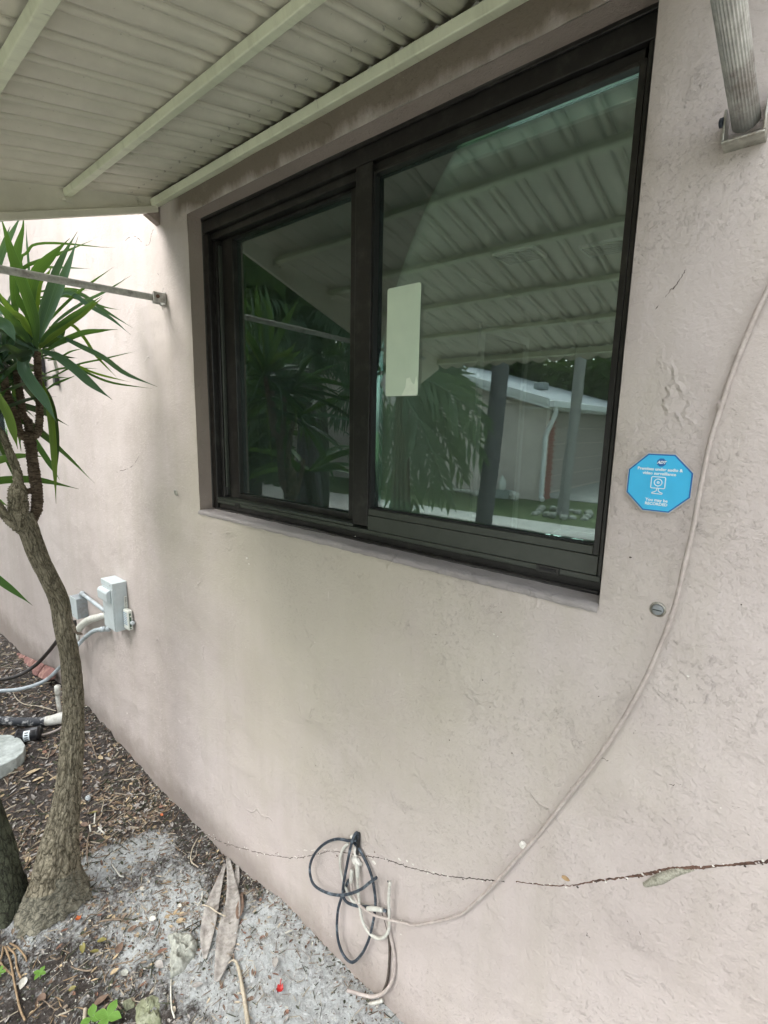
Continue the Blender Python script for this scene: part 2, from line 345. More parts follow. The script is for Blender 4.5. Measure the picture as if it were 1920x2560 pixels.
# ------------------------------------------------------------------ mesh helpers
class MB:
    def __init__(s): s.v = []; s.f = []; s.uv = {}; s.mi = []; s.cur = 0
    def addv(s, p): s.v.append(tuple(p)); return len(s.v) - 1
    def face(s, idx, uvs=None):
        s.f.append(tuple(idx)); s.mi.append(s.cur)
        if uvs: s.uv[len(s.f) - 1] = uvs
    def box(s, lo, hi, ax=None, org=(0, 0, 0)):
        n = len(s.v)
        for x in (lo[0], hi[0]):
            for y in (lo[1], hi[1]):
                for z in (lo[2], hi[2]):
                    p = Vector((x, y, z))
                    if ax: p = Vector(org) + ax @ p
                    s.addv(p)
        for q in ((0, 1, 3, 2), (4, 6, 7, 5), (0, 4, 5, 1), (2, 3, 7, 6), (0, 2, 6, 4), (1, 5, 7, 3)):
            s.face([n + i for i in q])
        return s
    def hexa(s, p):  # 8 points bottom ring 4 + top ring 4
        n = len(s.v)
        for q in p: s.addv(q)
        for q in ((3, 2, 1, 0), (4, 5, 6, 7), (0, 1, 5, 4), (1, 2, 6, 5), (2, 3, 7, 6), (3, 0, 4, 7)):
            s.face([n + i for i in q])
        return s
    def prism(s, poly, off):   # polygon extruded by offset vector
        n = len(s.v); k = len(poly)
        for p in poly: s.addv(p)
        for p in poly: s.addv(Vector(p) + Vector(off))
        s.face(list(range(n, n + k))[::-1]); s.face(list(range(n + k, n + 2 * k)))
        for i in range(k):
            j = (i + 1) % k; s.face([n + i, n + j, n + k + j, n + k + i])
        return s
    def tube(s, pts, r, seg=12, n=None, closed_ends=True, disp=None, ribs=0, ribd=0, smooth=True, flat=None):
        P = catmull(pts, n or max(8, len(pts) * 6)) if smooth else [Vector(p) for p in pts]
        N = len(P); rr = r if hasattr(r, '__len__') else [r] * 2
        t0 = (P[1] - P[0]).normalized(); u = t0.orthogonal().normalized()
        L = 0; base = len(s.v); rings = []; Ls = []
        for i in range(N):
            t = (P[min(i + 1, N - 1)] - P[max(i - 1, 0)]).normalized()
            u = (u - t * u.dot(t)).normalized(); w = t.cross(u)
            if i: L += (P[i] - P[i - 1]).length
            Ls.append(L)
            f = i / (N - 1) * (len(rr) - 1); a = int(min(f, len(rr) - 2)); f -= a
            rad = rr[a] * (1 - f) + rr[a + 1] * f
            ring = []
            for k in range(seg):
                th = 2 * math.pi * k / seg
                q = rad
                if ribs: q += ribd * math.cos(ribs * th)
                d = u * math.cos(th) + w * math.sin(th)
                if flat: d = Vector((d.x * flat[0], d.y * flat[1], d.z * flat[2]))
                if disp: q += disp(P[i] + d * rad, th, L, rad)
                ring.append(s.addv(P[i] + d * q))
            rings.append(ring)
        r0 = sum(rr) / len(rr)
        for i in range(N - 1):
            for k in range(seg):
                k2 = (k + 1) % seg
                ua, ub = k / seg * 2 * math.pi * r0, (k + 1) / seg * 2 * math.pi * r0
                s.face([rings[i][k], rings[i][k2], rings[i + 1][k2], rings[i + 1][k]],
                       [(ua, Ls[i]), (ub, Ls[i]), (ub, Ls[i + 1]), (ua, Ls[i + 1])])
        if closed_ends: s.face(rings[0][::-1]); s.face(rings[-1])
        return s
    def lathe(s, prof, org, ax, seg=24):
        rings = []
        for (h, r) in prof:
            rings.append([s.addv(Vector(org) + ax @ Vector((r * math.cos(2 * math.pi * k / seg), r * math.sin(2 * math.pi * k / seg), h))) for k in range(seg)])
        for a, b in zip(rings, rings[1:]):
            for k in range(seg): s.face([a[k], a[(k + 1) % seg], b[(k + 1) % seg], b[k]])
        s.face(rings[0][::-1]); s.face(rings[-1]); return s
    def blob(s, c, rad, sub=3, amp=.2, fr=3, seed=0):
        bm = bmesh.new(); bmesh.ops.create_icosphere(bm, subdivisions=sub, radius=1); n = len(s.v)
        bm.verts.ensure_lookup_table()
        for v in bm.verts:
            d = v.co.copy(); k = 1 + amp * noise.fractal(d * fr + Vector((seed, seed * 2, 0)), .6, 2.1, 4)
            s.addv(Vector(c) + Vector((d.x * rad[0] * k, d.y * rad[1] * k, d.z * rad[2] * k)))
        for f in bm.faces: s.face([n + v.index for v in f.verts])
        bm.free(); return s
    def mesh(s, name, mats, smooth=False):
        me = bpy.data.meshes.new(name); me.from_pydata(s.v, [], s.f)
        for mm in (mats if isinstance(mats, (list, tuple)) else [mats]): me.materials.append(mm)
        if s.uv:
            ul = me.uv_layers.new(name='UVMap')
            for p in me.polygons:
                u = s.uv.get(p.index)
                if u:
                    for k, li in enumerate(p.loop_indices): ul.data[li].uv = u[k]
        if any(s.mi):
            for p in me.polygons: p.material_index = s.mi[p.index]
        if smooth: me.polygons.foreach_set('use_smooth', [True] * len(me.polygons))
        me.update(); return me
    def build(s, name, mat, parent=None, smooth=False, bevel=0):
        o = bpy.data.objects.new(name, s.mesh(name, mat, smooth)); C.objects.link(o)
        if parent: attach(o, parent)
        if bevel:
            b = o.modifiers.new('bevel', 'BEVEL'); b.width = bevel; b.segments = 2; b.limit_method = 'ANGLE'
            b.angle_limit = R(40)
        return o
def attach(o, parent):
    bpy.context.view_layer.update() if False else None
    o.parent = parent
    if parent.type == 'EMPTY' or parent.get('_org'):
        o.matrix_parent_inverse = Matrix.Translation(parent.location).inverted()
def catmull(pts, n):
    P = [Vector(p) for p in pts]
    if len(P) == 2: return [P[0].lerp(P[1], i / (n - 1)) for i in range(n)]
    Q = [2 * P[0] - P[1]] + P + [2 * P[-1] - P[-2]]; out = []
    for i in range(n):
        f = i / (n - 1) * (len(P) - 1); k = int(min(f, len(P) - 2)); t = f - k
        a, b, c, d = Q[k:k + 4]
        out.append(.5 * ((2 * b) + (c - a) * t + (2 * a - 5 * b + 4 * c - d) * t * t + (3 * b - a - 3 * c + d) * t ** 3))
    return out
def tag(o, label=None, cat=None, group=None, kind=None):
    if label: o['label'] = label
    if cat: o['category'] = cat
    if group: o['group'] = group
    if kind: o['kind'] = kind
    return o
def thing(name, label, cat, loc=(0, 0, 0), group=None):
    o = bpy.data.objects.new(name, None); C.objects.link(o); o.location = loc; o.empty_display_size = .05
    return tag(o, label, cat, group)
def bevmod(o, w=.002, seg=2):
    b = o.modifiers.new('bevel', 'BEVEL'); b.width = w; b.segments = seg; b.limit_method = 'ANGLE'; b.angle_limit = R(35)
    return o
def fr(p, oc=4, rough=.6): return noise.fractal(p, rough, 2.0, oc)

# ------------------------------------------------------------------ the house wall
OX0, OX1, OZ0, OZ1 = -1.598, -.249, 1.393, 2.347
def lin(a, b, st):
    n = max(1, round((b - a) / st)); return [a + (b - a) * i / n for i in range(n)]
FX0, FX1, FZ0, FZ1 = -5.0, -3.935, 1.427, 2.25     # far window opening
xs = lin(-9, FX0, .12) + lin(FX0, FX1, .04) + lin(FX1, OX0, .02) + lin(OX0, OX1, .02) + lin(OX1, .7, .015) + lin(.7, 1.6, .1) + [1.6]
zs = lin(-.4, OZ0, .018) + lin(OZ0, FZ0, .017) + lin(FZ0, FZ1, .025) + lin(FZ1, OZ1, .02) + lin(OZ1, 2.7, .025) + lin(2.7, 3.3, .1) + [3.3]
w = MB(); idx = {}
def wy(x, z):
    p = Vector((x, 0, z))
    d = .0035 * fr(p * 2.2, 3) + .0016 * fr(p * 9, 3)
    return YW - d
for i, x in enumerate(xs):
    for j, z in enumerate(zs):
        y = wy(x, z)
        # worn rounded arrises round the opening
        dx = max(OX0 - x, x - OX1, 0); dz = max(OZ0 - z, z - OZ1, 0)
        if dx <= .001 and dz <= .001 : y = YW + .0035 + .002 * fr(Vector((x * 20, 0, z * 20)), 2)
        idx[i, j] = w.addv((x, y, z))
e = 1e-6
def inside(x, z): return (OX0 - e < x < OX1 - e and OZ0 - e < z < OZ1 - e) or (FX0 - e < x < FX1 - e and FZ0 - e < z < FZ1 - e)
for i in range(len(xs) - 1):
    for j in range(len(zs) - 1):
        if not inside(xs[i], zs[j]): w.face([idx[i, j], idx[i + 1, j], idx[i + 1, j + 1], idx[i, j + 1]])
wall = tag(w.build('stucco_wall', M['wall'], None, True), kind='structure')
# back of the wall (thickness) so that the room behind stays dark
b = MB()
for (xa, xb, za, zb) in ((-9, FX0, -.4, 3.3), (FX0, FX1, -.4, FZ0), (FX0, FX1, FZ1, 3.3), (FX1, OX0, -.4, 3.3), (OX0, OX1, -.4, OZ0 - .02), (OX0, OX1, OZ1 + .02, 3.3), (OX1, 1.6, -.4, 3.3)):
    b.box((xa, YW + .012, za), (xb, .12, zb))
tag(b.build('wall_core', M['interior']), kind='structure')
# reveals
def strip(name, pts_a, pts_b, mat, n=60, kind='structure'):
    s = MB(); A = []
    for i in range(n + 1):
        t = i / n; a = Vector(pts_a[0]).lerp(Vector(pts_a[1]), t); c = Vector(pts_b[0]).lerp(Vector(pts_b[1]), t)
        row = []
        for k in range(5):
            p = a.lerp(c, k / 4)
            row.append(s.addv(p))
        A.append(row)
    for i in range(n):
        for k in range(4): s.face([A[i][k], A[i][k + 1], A[i + 1][k + 1], A[i + 1][k]])
    return tag(s.build(name, mat, None, True), kind=kind)
yf = YW + .0035
strip('reveal_left', ((OX0 + .0005, yf, OZ0), (OX0 + .0005, yf, OZ1)), ((OX0 + .0005, .1, OZ0), (OX0 + .0005, .1, OZ1)), M['wall_shaded'])
strip('reveal_right', ((OX1 - .0005, yf, OZ0), (OX1 - .0005, yf, OZ1)), ((OX1 - .0005, .1, OZ0), (OX1 - .0005, .1, OZ1)), M['wall_shaded'])
strip('reveal_head', ((OX0, yf, OZ1 - .0005), (OX1, yf, OZ1 - .0005)), ((OX0, .1, OZ1 - .0005), (OX1, .1, OZ1 - .0005)), M['wall_shaded'])
s_ = MB(); n = 140
A = []
for i in range(n + 1):
    x = OX0 + (OX1 - OX0) * i / n; wb = .0022 * fr(Vector((x * 24, 3, 0)), 4); row = []
    for (y, z) in ((YW - .0035 + wb, OZ0 - .012), (YW - .004 + wb, OZ0 - .004), (YW + wb * 2, OZ0 + .0005), (YW + .012, OZ0 + .002), (.1, OZ0 + .003)):
        row.append(s_.addv((x, y, z + wb * .5)))
    A.append(row)
for i in range(n):
    for k in range(4): s_.face([A[i][k], A[i + 1][k], A[i + 1][k + 1], A[i][k + 1]])
tag(s_.build('sill', M['sill_paint'], None, True), kind='structure')

# ------------------------------------------------------------------ the room behind the glass
r_ = MB()
def quad(mb, a, b, c, d): n = len(mb.v); [mb.addv(p) for p in (a, b, c, d)]; mb.face([n, n + 1, n + 2, n + 3])
X0, X1, Y0, Y1, Z0, Z1 = -2.27, 2.4, .12, 5.2, .45, 2.9
quad(r_, (X0, Y0, Z1), (X1, Y0, Z1), (X1, Y1, Z1), (X0, Y1, Z1))
quad(r_, (X0, Y1, Z0), (X1, Y1, Z0), (X1, Y1, Z1), (X0, Y1, Z1))
quad(r_, (X1, Y0, Z0), (X1, Y1, Z0), (X1, Y1, Z1), (X1, Y0, Z1))
quad(r_, (X0, Y0, Z0), (X0, 3.0, Z0), (X0, 3.0, Z1), (X0, Y0, Z1))
quad(r_, (X0, 3.8, Z0), (X0, Y1, Z0), (X0, Y1, Z1), (X0, 3.8, Z1))
quad(r_, (X0, 3.0, 2.5), (X0, 3.8, 2.5), (X0, 3.8, Z1), (X0, 3.0, Z1))
tag(r_.build('room_walls', M['interior']), kind='structure')
h_ = MB(); h_.box((X0 - 1.2, 2.6, Z0 - .02), (X0 - 1.1, 4.4, Z1)); h_.box((X0 - 1.1, 2.6, Z0 - .02), (X0 - .002, 2.7, Z1)); h_.box((X0 - 1.1, 4.3, Z0 - .02), (X0 - .002, 4.4, Z1)); h_.box((X0 - 1.1, 2.7, Z1 - .1), (X0 - .002, 4.3, Z1))
tag(h_.build('hall_walls', M['interior']), kind='structure')
f_ = MB(); quad(f_, (X0 - 1.2, Y0, Z0), (X1, Y0, Z0), (X1, Y1, Z0), (X0 - 1.2, Y1, Z0)); tag(f_.build('room_floor', M['carpet']), kind='structure')
# plastered return inside the opening
r2 = MB()
r2.box((OX0 + .05, .0565, 2.2865), (OX1 - .02, .092, OZ1 - .002)); r2.box((-.905, .046, 2.2865), (OX1 - .02, .0560, 2.3005)); 
tag(r2.build('inner_head_return', M['interior_trim']), kind='structure')
ct = thing('lit_head_strip', 'pale box added along the top of the right pane for the lit strip', 'head strip', (-.57, .06, 2.26))
MB().box((-.868, .046, 2.2520), (-.276, .060, 2.2855)).build('pale_strip_box', M['interior_trim'], ct, bevel=.002)  # added white box standing in for the lit soffit strip behind the glass
cu_ = MB(); rows_ = []
for i in range(181):
    x = -1.60 + .66 * i / 180; yy = .150 + .012 * math.sin(i * .33) + .004 * math.sin(i * .71 + 1); rows_.append((cu_.addv((x, yy, 1.38)), cu_.addv((x, yy + .003, 2.36))))
for a1, b1 in zip(rows_, rows_[1:]): cu_.face([a1[0], b1[0], b1[1], a1[1]])
tag(cu_.build('curtain', M['curtain'], None, True), 'grey green curtain hanging in folds behind the left sash', 'curtain')
t = thing('interior_door', 'brown wooden door in a pale casing seen dimly through the right pane', 'door', (X0, 3.4, Z0))
MB().box((X0 + .002, 2.93, Z0), (X0 + .03, 3.0, 2.57)).build('casing', M['interior_trim'], t)
MB().box((X0 + .002, 3.0, 2.5), (X0 + .03, 3.8, 2.57)).build('casing', M['interior_trim'], t)
MB().box((X0 + .002, 3.8, Z0), (X0 + .03, 3.87, 2.57)).build('casing', M['interior_trim'], t)
d_ = MB(); d_.box((X0 - .5, 3.03, Z0 + .01), (X0 - .01, 3.065, 2.48)); d_.build('door_leaf', M['door_wood'], t, bevel=.003)
for k in range(2):
    vx, vy = ((-1.72, 2.5), (-1.19, 2.7))[k]
    v = thing('ceiling_vent', ('square ceiling vent seen through the right pane above the white label', 'long ceiling vent seen through the right pane near its right edge')[k], 'vent', (vx, vy, Z1 - .01))
    MB().box((vx - .15, vy - .12, Z1 - .02), (vx + .15, vy + .12, Z1 - .001)).build('frame', M['interior_trim'], v)
    g_ = MB()
    for q in range(6): g_.box((vx - .13, vy - .1 + q * .036, Z1 - .026), (vx + .13, vy - .08 + q * .036, Z1 - .0205))
    g_.build('louvre', M['elec_dark'], v)

# ------------------------------------------------------------------ window
win = thing('sliding_window', 'dark bronze two pane sliding window set in the stucco wall', 'window', (-.92, 0, OZ0))
def wb(name, lo, hi, mat='bronze', bev=.0015, label=None):
    o = MB().box(lo, hi).build(name, M[mat], win, bevel=bev)
    if label: o['label'] = label
    return o
g = .0008
# outer frame: head, jambs, sill rail with its steps
wb('head_rail', (OX0 + g, 0.0, 2.302), (OX1 - g, .055, OZ1 - g))
wb('head_rail', (OX0 + g, .012, 2.281), (OX1 - .03, .045, 2.3012))
wb('head_flange', (OX0 + g, -.006, 2.338), (OX1 - g, -.0006, OZ1 - g))
wb('jamb', (OX0 + g, 0, OZ0 + .004), (OX0 + .03, .085, 2.2995))
wb('jamb', (OX0 + .0306, .018, OZ0 + .03), (OX0 + .048, .085, 2.2802))
wb('jamb', (OX1 - .0155, -.002, OZ0 + .004), (OX1 - g, .085, 2.3012))
wb('jamb', (-.2725, .001, 1.43), (-.2652, .085, 2.3012))
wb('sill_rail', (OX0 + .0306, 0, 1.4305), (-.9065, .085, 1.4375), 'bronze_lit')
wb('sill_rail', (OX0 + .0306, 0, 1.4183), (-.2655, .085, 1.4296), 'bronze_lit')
wb('sill_rail', (OX0 + .0306, .006, 1.398), (-.2655, .085, 1.4176), 'bronze')
wb('sill_rail', (OX0 + .0306, -.004, 1.394), (-.2655, .005, 1.4015), 'bronze')
# fixed light on the right
wb('fixed_frame', (-.9055, -.001, 1.4386), (-.8525, .05, 2.3005), 'bronze')
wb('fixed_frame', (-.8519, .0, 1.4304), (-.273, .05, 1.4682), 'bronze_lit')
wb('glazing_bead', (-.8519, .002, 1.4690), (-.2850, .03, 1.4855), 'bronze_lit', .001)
wb('glazing_bead', (-.8519, .004, 2.2735), (-.2850, .03, 2.2805), 'bronze', .001)
wb('glazing_bead', (-.2843, .002, 1.4690), (-.2731, .03, 2.2805), 'bronze', .001)
wb('gasket', (-.8519, .004, 1.4862), (-.8475, .028, 2.2728), 'rubber', 0)
wb('gasket', (-.8470, .006, 1.4862), (-.2850, .028, 1.4885), 'rubber', 0)
o = MB().box((-.8465, YG, 1.489), (-.2852, YG + .006, 2.2728)).build('glass_pane', M['glass'], win); o['label'] = 'wide right pane of glass reflecting the yard'
# sliding sash on the left, deeper in the frame
sm_ = MB()
for lo, hi in (((-1.545, .034, 1.4384), (-1.4815, .07, 2.2798)), ((-.955, .034, 1.4384), (-.9070, .07, 2.2798)),
               ((-1.4811, .034, 1.4384), (-.9554, .07, 1.4560)), ((-1.4811, .034, 2.272), (-.9554, .07, 2.2798))): sm_.box(lo, hi)
sash = sm_.build('sash', M['bronze'], win, bevel=.0012)
def sb(name, lo, hi, mat='bronze', bev=.0012):
    o = MB().box(lo, hi).build(name, M[mat], None, bevel=bev); o.parent = sash; return o
sb('glass_pane', (-1.4811, .05, 1.4564), (-.9554, .056, 2.2716), 'glass_dark', 0)['label'] = 'darker left pane of glass in the sliding sash'
sb('pull_strip', (-1.5465, .022, 1.446), (-1.5395, .0335, 2.262), 'bronze_lit')
sb('roller_clip', (-1.552, .020, 1.446), (-1.535, .024, 1.475), 'rubber')
# drain latches on the sill rail
def vent(px, py, wdt, wd2):
    p = on_y(px, py, 0); z = 1.4235
    x = p.x
    wb('weep_cover', (x - wdt / 2, -.0035, z - .0075), (x + wdt / 2, -.0004, z + .0075), 'bronze', .001)
    wb('weep_slot', (x - wd2 / 2, -.0052, z - .002), (x + wd2 / 2, -.0036, z + .0035), 'rubber', .0005)
vent(1370, 1424, .046, .034); vent(594, 1263, .024, .014)
for (x, y0) in ((-1.5965, -.001), (-.2508, -.003)):
    MB().tube([(x, y0, 1.40 + k * .0945 + random.uniform(-.003, .003)) for k in range(11)], [.003, .002, .0035, .0025, .003], 6, 60).build('caulk_bead', M['caulk'], win, True)
MB().tube([(OX0 + .02 + k * .131, -.001 + random.uniform(-.001, .001), OZ0 + .003) for k in range(11)], [.005, .003, .006, .003, .005, .003], 6, 90).build('caulk_bead', M['caulk'], win, True)
MB().tube([(OX0 + .005 + k * .134, -.0035 + random.uniform(-.001, .001), OZ1 - .001) for k in range(11)], [.003, .002, .004, .002, .0035, .002], 6, 90).build('caulk_bead', M['caulk'], win, True)
# label left on the glass
lab = thing('window_label', 'tall pale green paper label stuck on the right window pane', 'label', (-.766, YG, 1.90))
def rrect(x0, z0, x1, z1, y, r=.006, n=5):
    out = []
    for (cx, cz, a0) in ((x1 - r, z1 - r, 0), (x0 + r, z1 - r, 90), (x0 + r, z0 + r, 180), (x1 - r, z0 + r, 270)):
        for k in range(n): a = R(a0 + 90 * k / (n - 1)); out.append((cx + r * math.cos(a), y, cz + r * math.sin(a)))
    return out
MB().prism(rrect(-.8155, 1.770, -.7165, 2.0205, YG - .0012), (0, .0008, 0)).build('backing', M['label'], lab)
MB().prism([(-.765, YG - .0018, 1.7705), (-.7175, YG - .0018, 1.7705), (-.7172, YG - .0018, 1.80), (-.722, YG - .0018, 1.815), (-.727, YG - .0018, 1.795), (-.734, YG - .0018, 1.80), (-.741, YG - .0018, 1.812), (-.751, YG - .0018, 1.81), (-.753, YG - .0018, 1.79)], (0, .0005, 0)).build('torn_patch', M['label_torn'], lab)

# ------------------------------------------------------------------ awning
AX0, AX1, SL = -1.775, -.095, .22
def az_(y): return 2.424 + SL * (y + .085)
YF = -1.60
awn = thing('window_awning', 'cream corrugated aluminium awning propped out above the window', 'awning', (-.93, -.1, 2.42))
prof = [(0, .001), (.012, .0062), (.030, .0062), (.040, .0012), (.055, .0), (.070, .0012), (.080, .0062), (.098, .006), (.112, .0012), (.15, -.0030), (.205, -.0042), (.26, -.0030), (.31, .000), (.36, .0036),
        (.40, .0050), (.44, .0048), (.50, .002), (.57, -.0012), (.65, -.0032), (.74, -.0042), (.83, -.0044), (.90, -.0036), (.95, -.0018), (.98, -.0002), (1.0, .001)]
pw = .084; pm = MB(); ny = 12; rows = []
for j in range(ny + 1):
    y = -.062 + (YF + .062) * j / ny
    rows.append([pm.addv(((1 - u) * pw, y, SL * (y + .085) + h * 1.35 + .0075)) for (u, h) in prof])
for j in range(ny):
    for k in range(len(prof) - 1): pm.face([rows[j][k], rows[j][k + 1], rows[j + 1][k + 1], rows[j + 1][k]])
pmesh = pm.mesh('roof_panel', M['sheet'], True)
for k in range(20):
    o = bpy.data.objects.new('roof_panel', pmesh); C.objects.link(o)
    o.location = (AX0 + k * pw, 0, 2.424); attach(o, awn)
    md = o.modifiers.new('thick', 'SOLIDIFY'); md.thickness = .001; md.offset = 1
    o.location = (AX0 + k * pw, random.uniform(-.001, .001), 2.424 + random.uniform(-.0006, .0006))
def beam(y, wd=.022, hd=.019, name='cross_beam', mat='beam', drop=0):
    zt = az_(y) - .0015 - drop
    ax = Matrix(((1, 0, 0), (0, math.cos(math.atan(SL)), 0), (0, math.sin(math.atan(SL)), 1)))
    a = math.atan(SL)
    rot = Matrix.Rotation(a, 3, 'X')
    o = MB().box((AX0 + .004, -wd / 2, -hd), (AX1 - .004, wd / 2, 0), rot, (0, y, zt)).build(name, M[mat], awn, bevel=.0025)
    return o
beam(-.0725, .029, .022)
for y in (-.335, -.635, -.94, -1.24): beam(y)
beam(-1.58, .02, .03)
# front valance with the wavy cut edge seen reflected in the glass
va = MB(); top = []; bot = []
for k in range(20 * 8 + 1):
    x = AX0 + k * pw / 8; ph = k / 8 % 1
    zb = .062 + .018 * abs(math.sin(math.pi * ph))
    top.append(va.addv((x, YF - .002, az_(YF) + .014))); bot.append(va.addv((x, YF - .012, az_(YF) - zb + .03)))
for k in range(20 * 8): va.face([top[k], top[k + 1], bot[k + 1], bot[k]])
o = va.build('front_valance', M['sheet'], awn, True); md = o.modifiers.new('t', 'SOLIDIFY'); md.thickness = .0012
# end panels: flashing that widens outward with a folded lip
def endpanel(x, sx):
    zt = lambda y: az_(y) + .018
    zb = lambda y: 2.395 + .355 * (y + .091)
    ya, yb = -.062, -1.40
    q = MB(); q.prism([(x, ya, zb(ya)), (x, yb, zb(yb)), (x, YF, az_(YF) - .05), (x, YF, zt(YF)), (x, ya, zt(ya))], (sx * .0014, 0, 0))
    q.build('end_panel', M['sheet'], awn)
    l = MB(); pts = [(x + sx * .0016, ya, zb(ya) + .002), (x + sx * .0016, yb, zb(yb) + .002)]
    l.prism([(x - sx * .016, ya, zb(ya) - .018), (x - sx * .016, yb, zb(yb) - .018), (x - sx * .016, yb, zb(yb) + .003), (x - sx * .016, ya, zb(ya) + .003)], (sx * .0155, 0, 0))
    l.build('lower_angle', M['sheet'], awn, bevel=.0015)
endpanel(AX0 - .0016, -1); endpanel(AX1 + .004, 1)
# small hinge plate at the wall end, and the hinge rail on the wall
p = on_y(404, 555, YW - .003); MB().prism([(AX0 - .02, YW - .001, 2.41), (AX0 - .02, YW - .04, 2.395), (AX0 - .02, YW - .045, 2.375), (AX0 - .02, YW - .001, 2.352)], (.028, 0, 0)).build('hinge_plate', M['wall_shaded'], awn, bevel=.001)
MB().box((AX0, YW - .012, 2.437), (AX1, YW - .0045, 2.50)).build('hinge_rail', M['sheet_white'], awn, bevel=.001)
for y in (-.335, -.635):
    z = az_(y); MB().box((AX0 + .0005, y - .018, z - .034), (AX0 + .0035, y + .018, z - .004)).build('beam_clip', M['sheet'], awn, bevel=.001)
    MB().box((AX0 + .004, y - .012, z - .036), (AX0 + .020, y - .006, z - .030)).build('beam_clip', M['sheet'], awn, bevel=.001)

# arms
def arm(pa, pb, rad, label, bracket_kind):
    t = thing('awning_arm', label, 'awning arm', pa, 'support arms of the awning')
    d = (Vector(pb) - Vector(pa)).normalized()
    MB().tube([pa, pb], rad, 168, 24, True, ribs=28, ribd=rad * .03, smooth=True).build('tube', M['weathered_alu'], t, True)
    return t
la = Vector((-1.768, -.078, 2.112)); t = arm(la + Vector((0, -.012, 0)), (-1.765, -1.43, 2.085), .0105, 'thin grey arm tube left of the window crossing the yucca leaves', 0)
q = MB(); q.box((-1.792, -.088, 2.098), (-1.788, YW - .004, 2.130)); q.box((-1.756, -.100, 2.098), (-1.752, YW - .004, 2.130)); q.box((-1.792, YW - .006, 2.094), (-1.752, YW - .002, 2.134)); q.build('bracket', M['weathered_alu'], t, bevel=.001)
MB().lathe([(0, .006), (.004, .006), (.0045, .003)], (-1.7518, -.086, 2.115), Matrix.Rotation(R(90), 3, 'Y'), 14).build('bolt', M['crack_rust'], t, True)
ra = on_y(1866, 306, YW - .020)
rb_ = on_x(1822, 0, ra.x - .012); dr = (rb_ - ra).normalized()
t = arm(ra, ra + dr * 1.30, .0155, 'thick ribbed grey arm tube at the upper right of the window', 1)
br = MB(); rx = ra.x; rz = ra.z
br.box((rx - .0245, YW - .033, rz - .020), (rx - .0215, YW - .001, rz + .018))
br.box((rx + .0205, YW - .034, rz - .020), (rx + .0235, YW - .001, rz + .034))
br.box((rx - .0243, YW - .034, rz - .0235), (rx + .0233, YW - .001, rz - .0205))
br.build('bracket', M['alu'], t, bevel=.0008)
MB().lathe([(0, .006), (.004, .0058), (.005, .003)], (rx - .025, YW - .03, rz + .004), Matrix.Rotation(R(-90), 3, 'Y'), 14).build('bolt', M['cable_blue'], t, True)
ev = MB(); ce = Vector((rx + .036, YW - .012, rz + .028))
ev.tube([ce + Vector((.013 * math.cos(a), .002, .011 * math.sin(a))) for a in [R(k * 45) for k in range(9)]], .0032, 8, 40); ev.build('pin_loop', M['alu'], t, True)
ar_empty = t

# ------------------------------------------------------------------ sticker sign
OC = Vector((-.1755, YW - .0062, 1.6185)); OR = .0455
def octa(r, y, k=0): return [(OC.x + r / math.cos(R(22.5)) * math.cos(R(22.5 + 45 * i)), y, OC.z + r / math.cos(R(22.5)) * math.sin(R(22.5 + 45 * i))) for i in range(8)]
sg = thing('security_sticker', 'blue octagonal surveillance sticker on the wall right of the window', 'sticker', OC)
yo = OC.y
MB().prism(octa(OR + .0013, yo), (0, .0006, 0)).build('clear_border', M['clear_edge'], sg)
MB().prism(octa(OR, yo - .0004), (0, .0004, 0)).build('navy_border', M['sign_navy'], sg)
MB().prism(octa(OR - .0022, yo - .0008), (0, .0004, 0)).build('blue_face', M['sign_blue'], sg)
def text(s, x, z, size, mat, parent, y, bold=.0, shear=0, sx=1, xdir=1, name='lettering', align='CENTER'):
    cu = bpy.data.curves.new('t', 'FONT'); cu.body = s; cu.size = size; cu.align_x = align; cu.align_y = 'CENTER'; cu.offset = bold; cu.shear = shear; cu.extrude = .00012
    cu.resolution_u = 3
    o = bpy.data.objects.new('t', cu); C.objects.link(o); bpy.context.view_layer.update()
    me = bpy.data.meshes.new_from_object(o.evaluated_get(bpy.context.evaluated_depsgraph_get())); bpy.data.objects.remove(o)
    for v in me.vertices: v.co = Vector((x + v.co.x * sx * xdir, y - v.co.z, z + v.co.y))
    if xdir < 0: me.flip_normals()
    me.materials.clear(); me.materials.append(mat); o = bpy.data.objects.new(name, me); C.objects.link(o); attach(o, parent); return o
yt = yo - .0012
lo_ = MB(); lo_.prism([(OC.x + .001 + .0068 * math.cos(R(22.5 + 45 * i)), yo - .0010, OC.z + .0325 + .0068 * math.sin(R(22.5 + 45 * i))) for i in range(8)], (0, .0003, 0)); lo_.build('logo_badge', M['sign_navy'], sg)
text('ADT', OC.x + .001, OC.z + .0325, .0062, M['sign_white'], sg, yt - .0002, .0003, .35, .95, name='logo')
text('Premises under audio &', OC.x - .0005, OC.z + .0215, .0066, M['sign_white'], sg, yt, .00018)
text('video surveillance', OC.x - .0005, OC.z + .0148, .0066, M['sign_white'], sg, yt, .00018)
text('You may be', OC.x, OC.z - .0275, .0066, M['sign_white'], sg, yt, .00018)
text('RECORDED', OC.x, OC.z - .0338, .0062, M['sign_white'], sg, yt, .00018)
ic = MB()
def line(mb, pts, wd=.0007, closed=False, y=yt):
    mb.tube([(p[0], y, p[1]) for p in pts], wd, 6, len(pts) * 3 if not closed else len(pts) * 2, smooth=False) if False else mb.tube([(p[0], y, p[1]) for p in pts], wd, 6, smooth=False)
cx, cz = OC.x - .0005, OC.z + .0
line(ic, [(p[0], p[2]) for p in rrect(cx - .010, cz - .0085, cx + .010, cz + .0095, 0, .002)] + [(cx + .010, cz + .0075)])
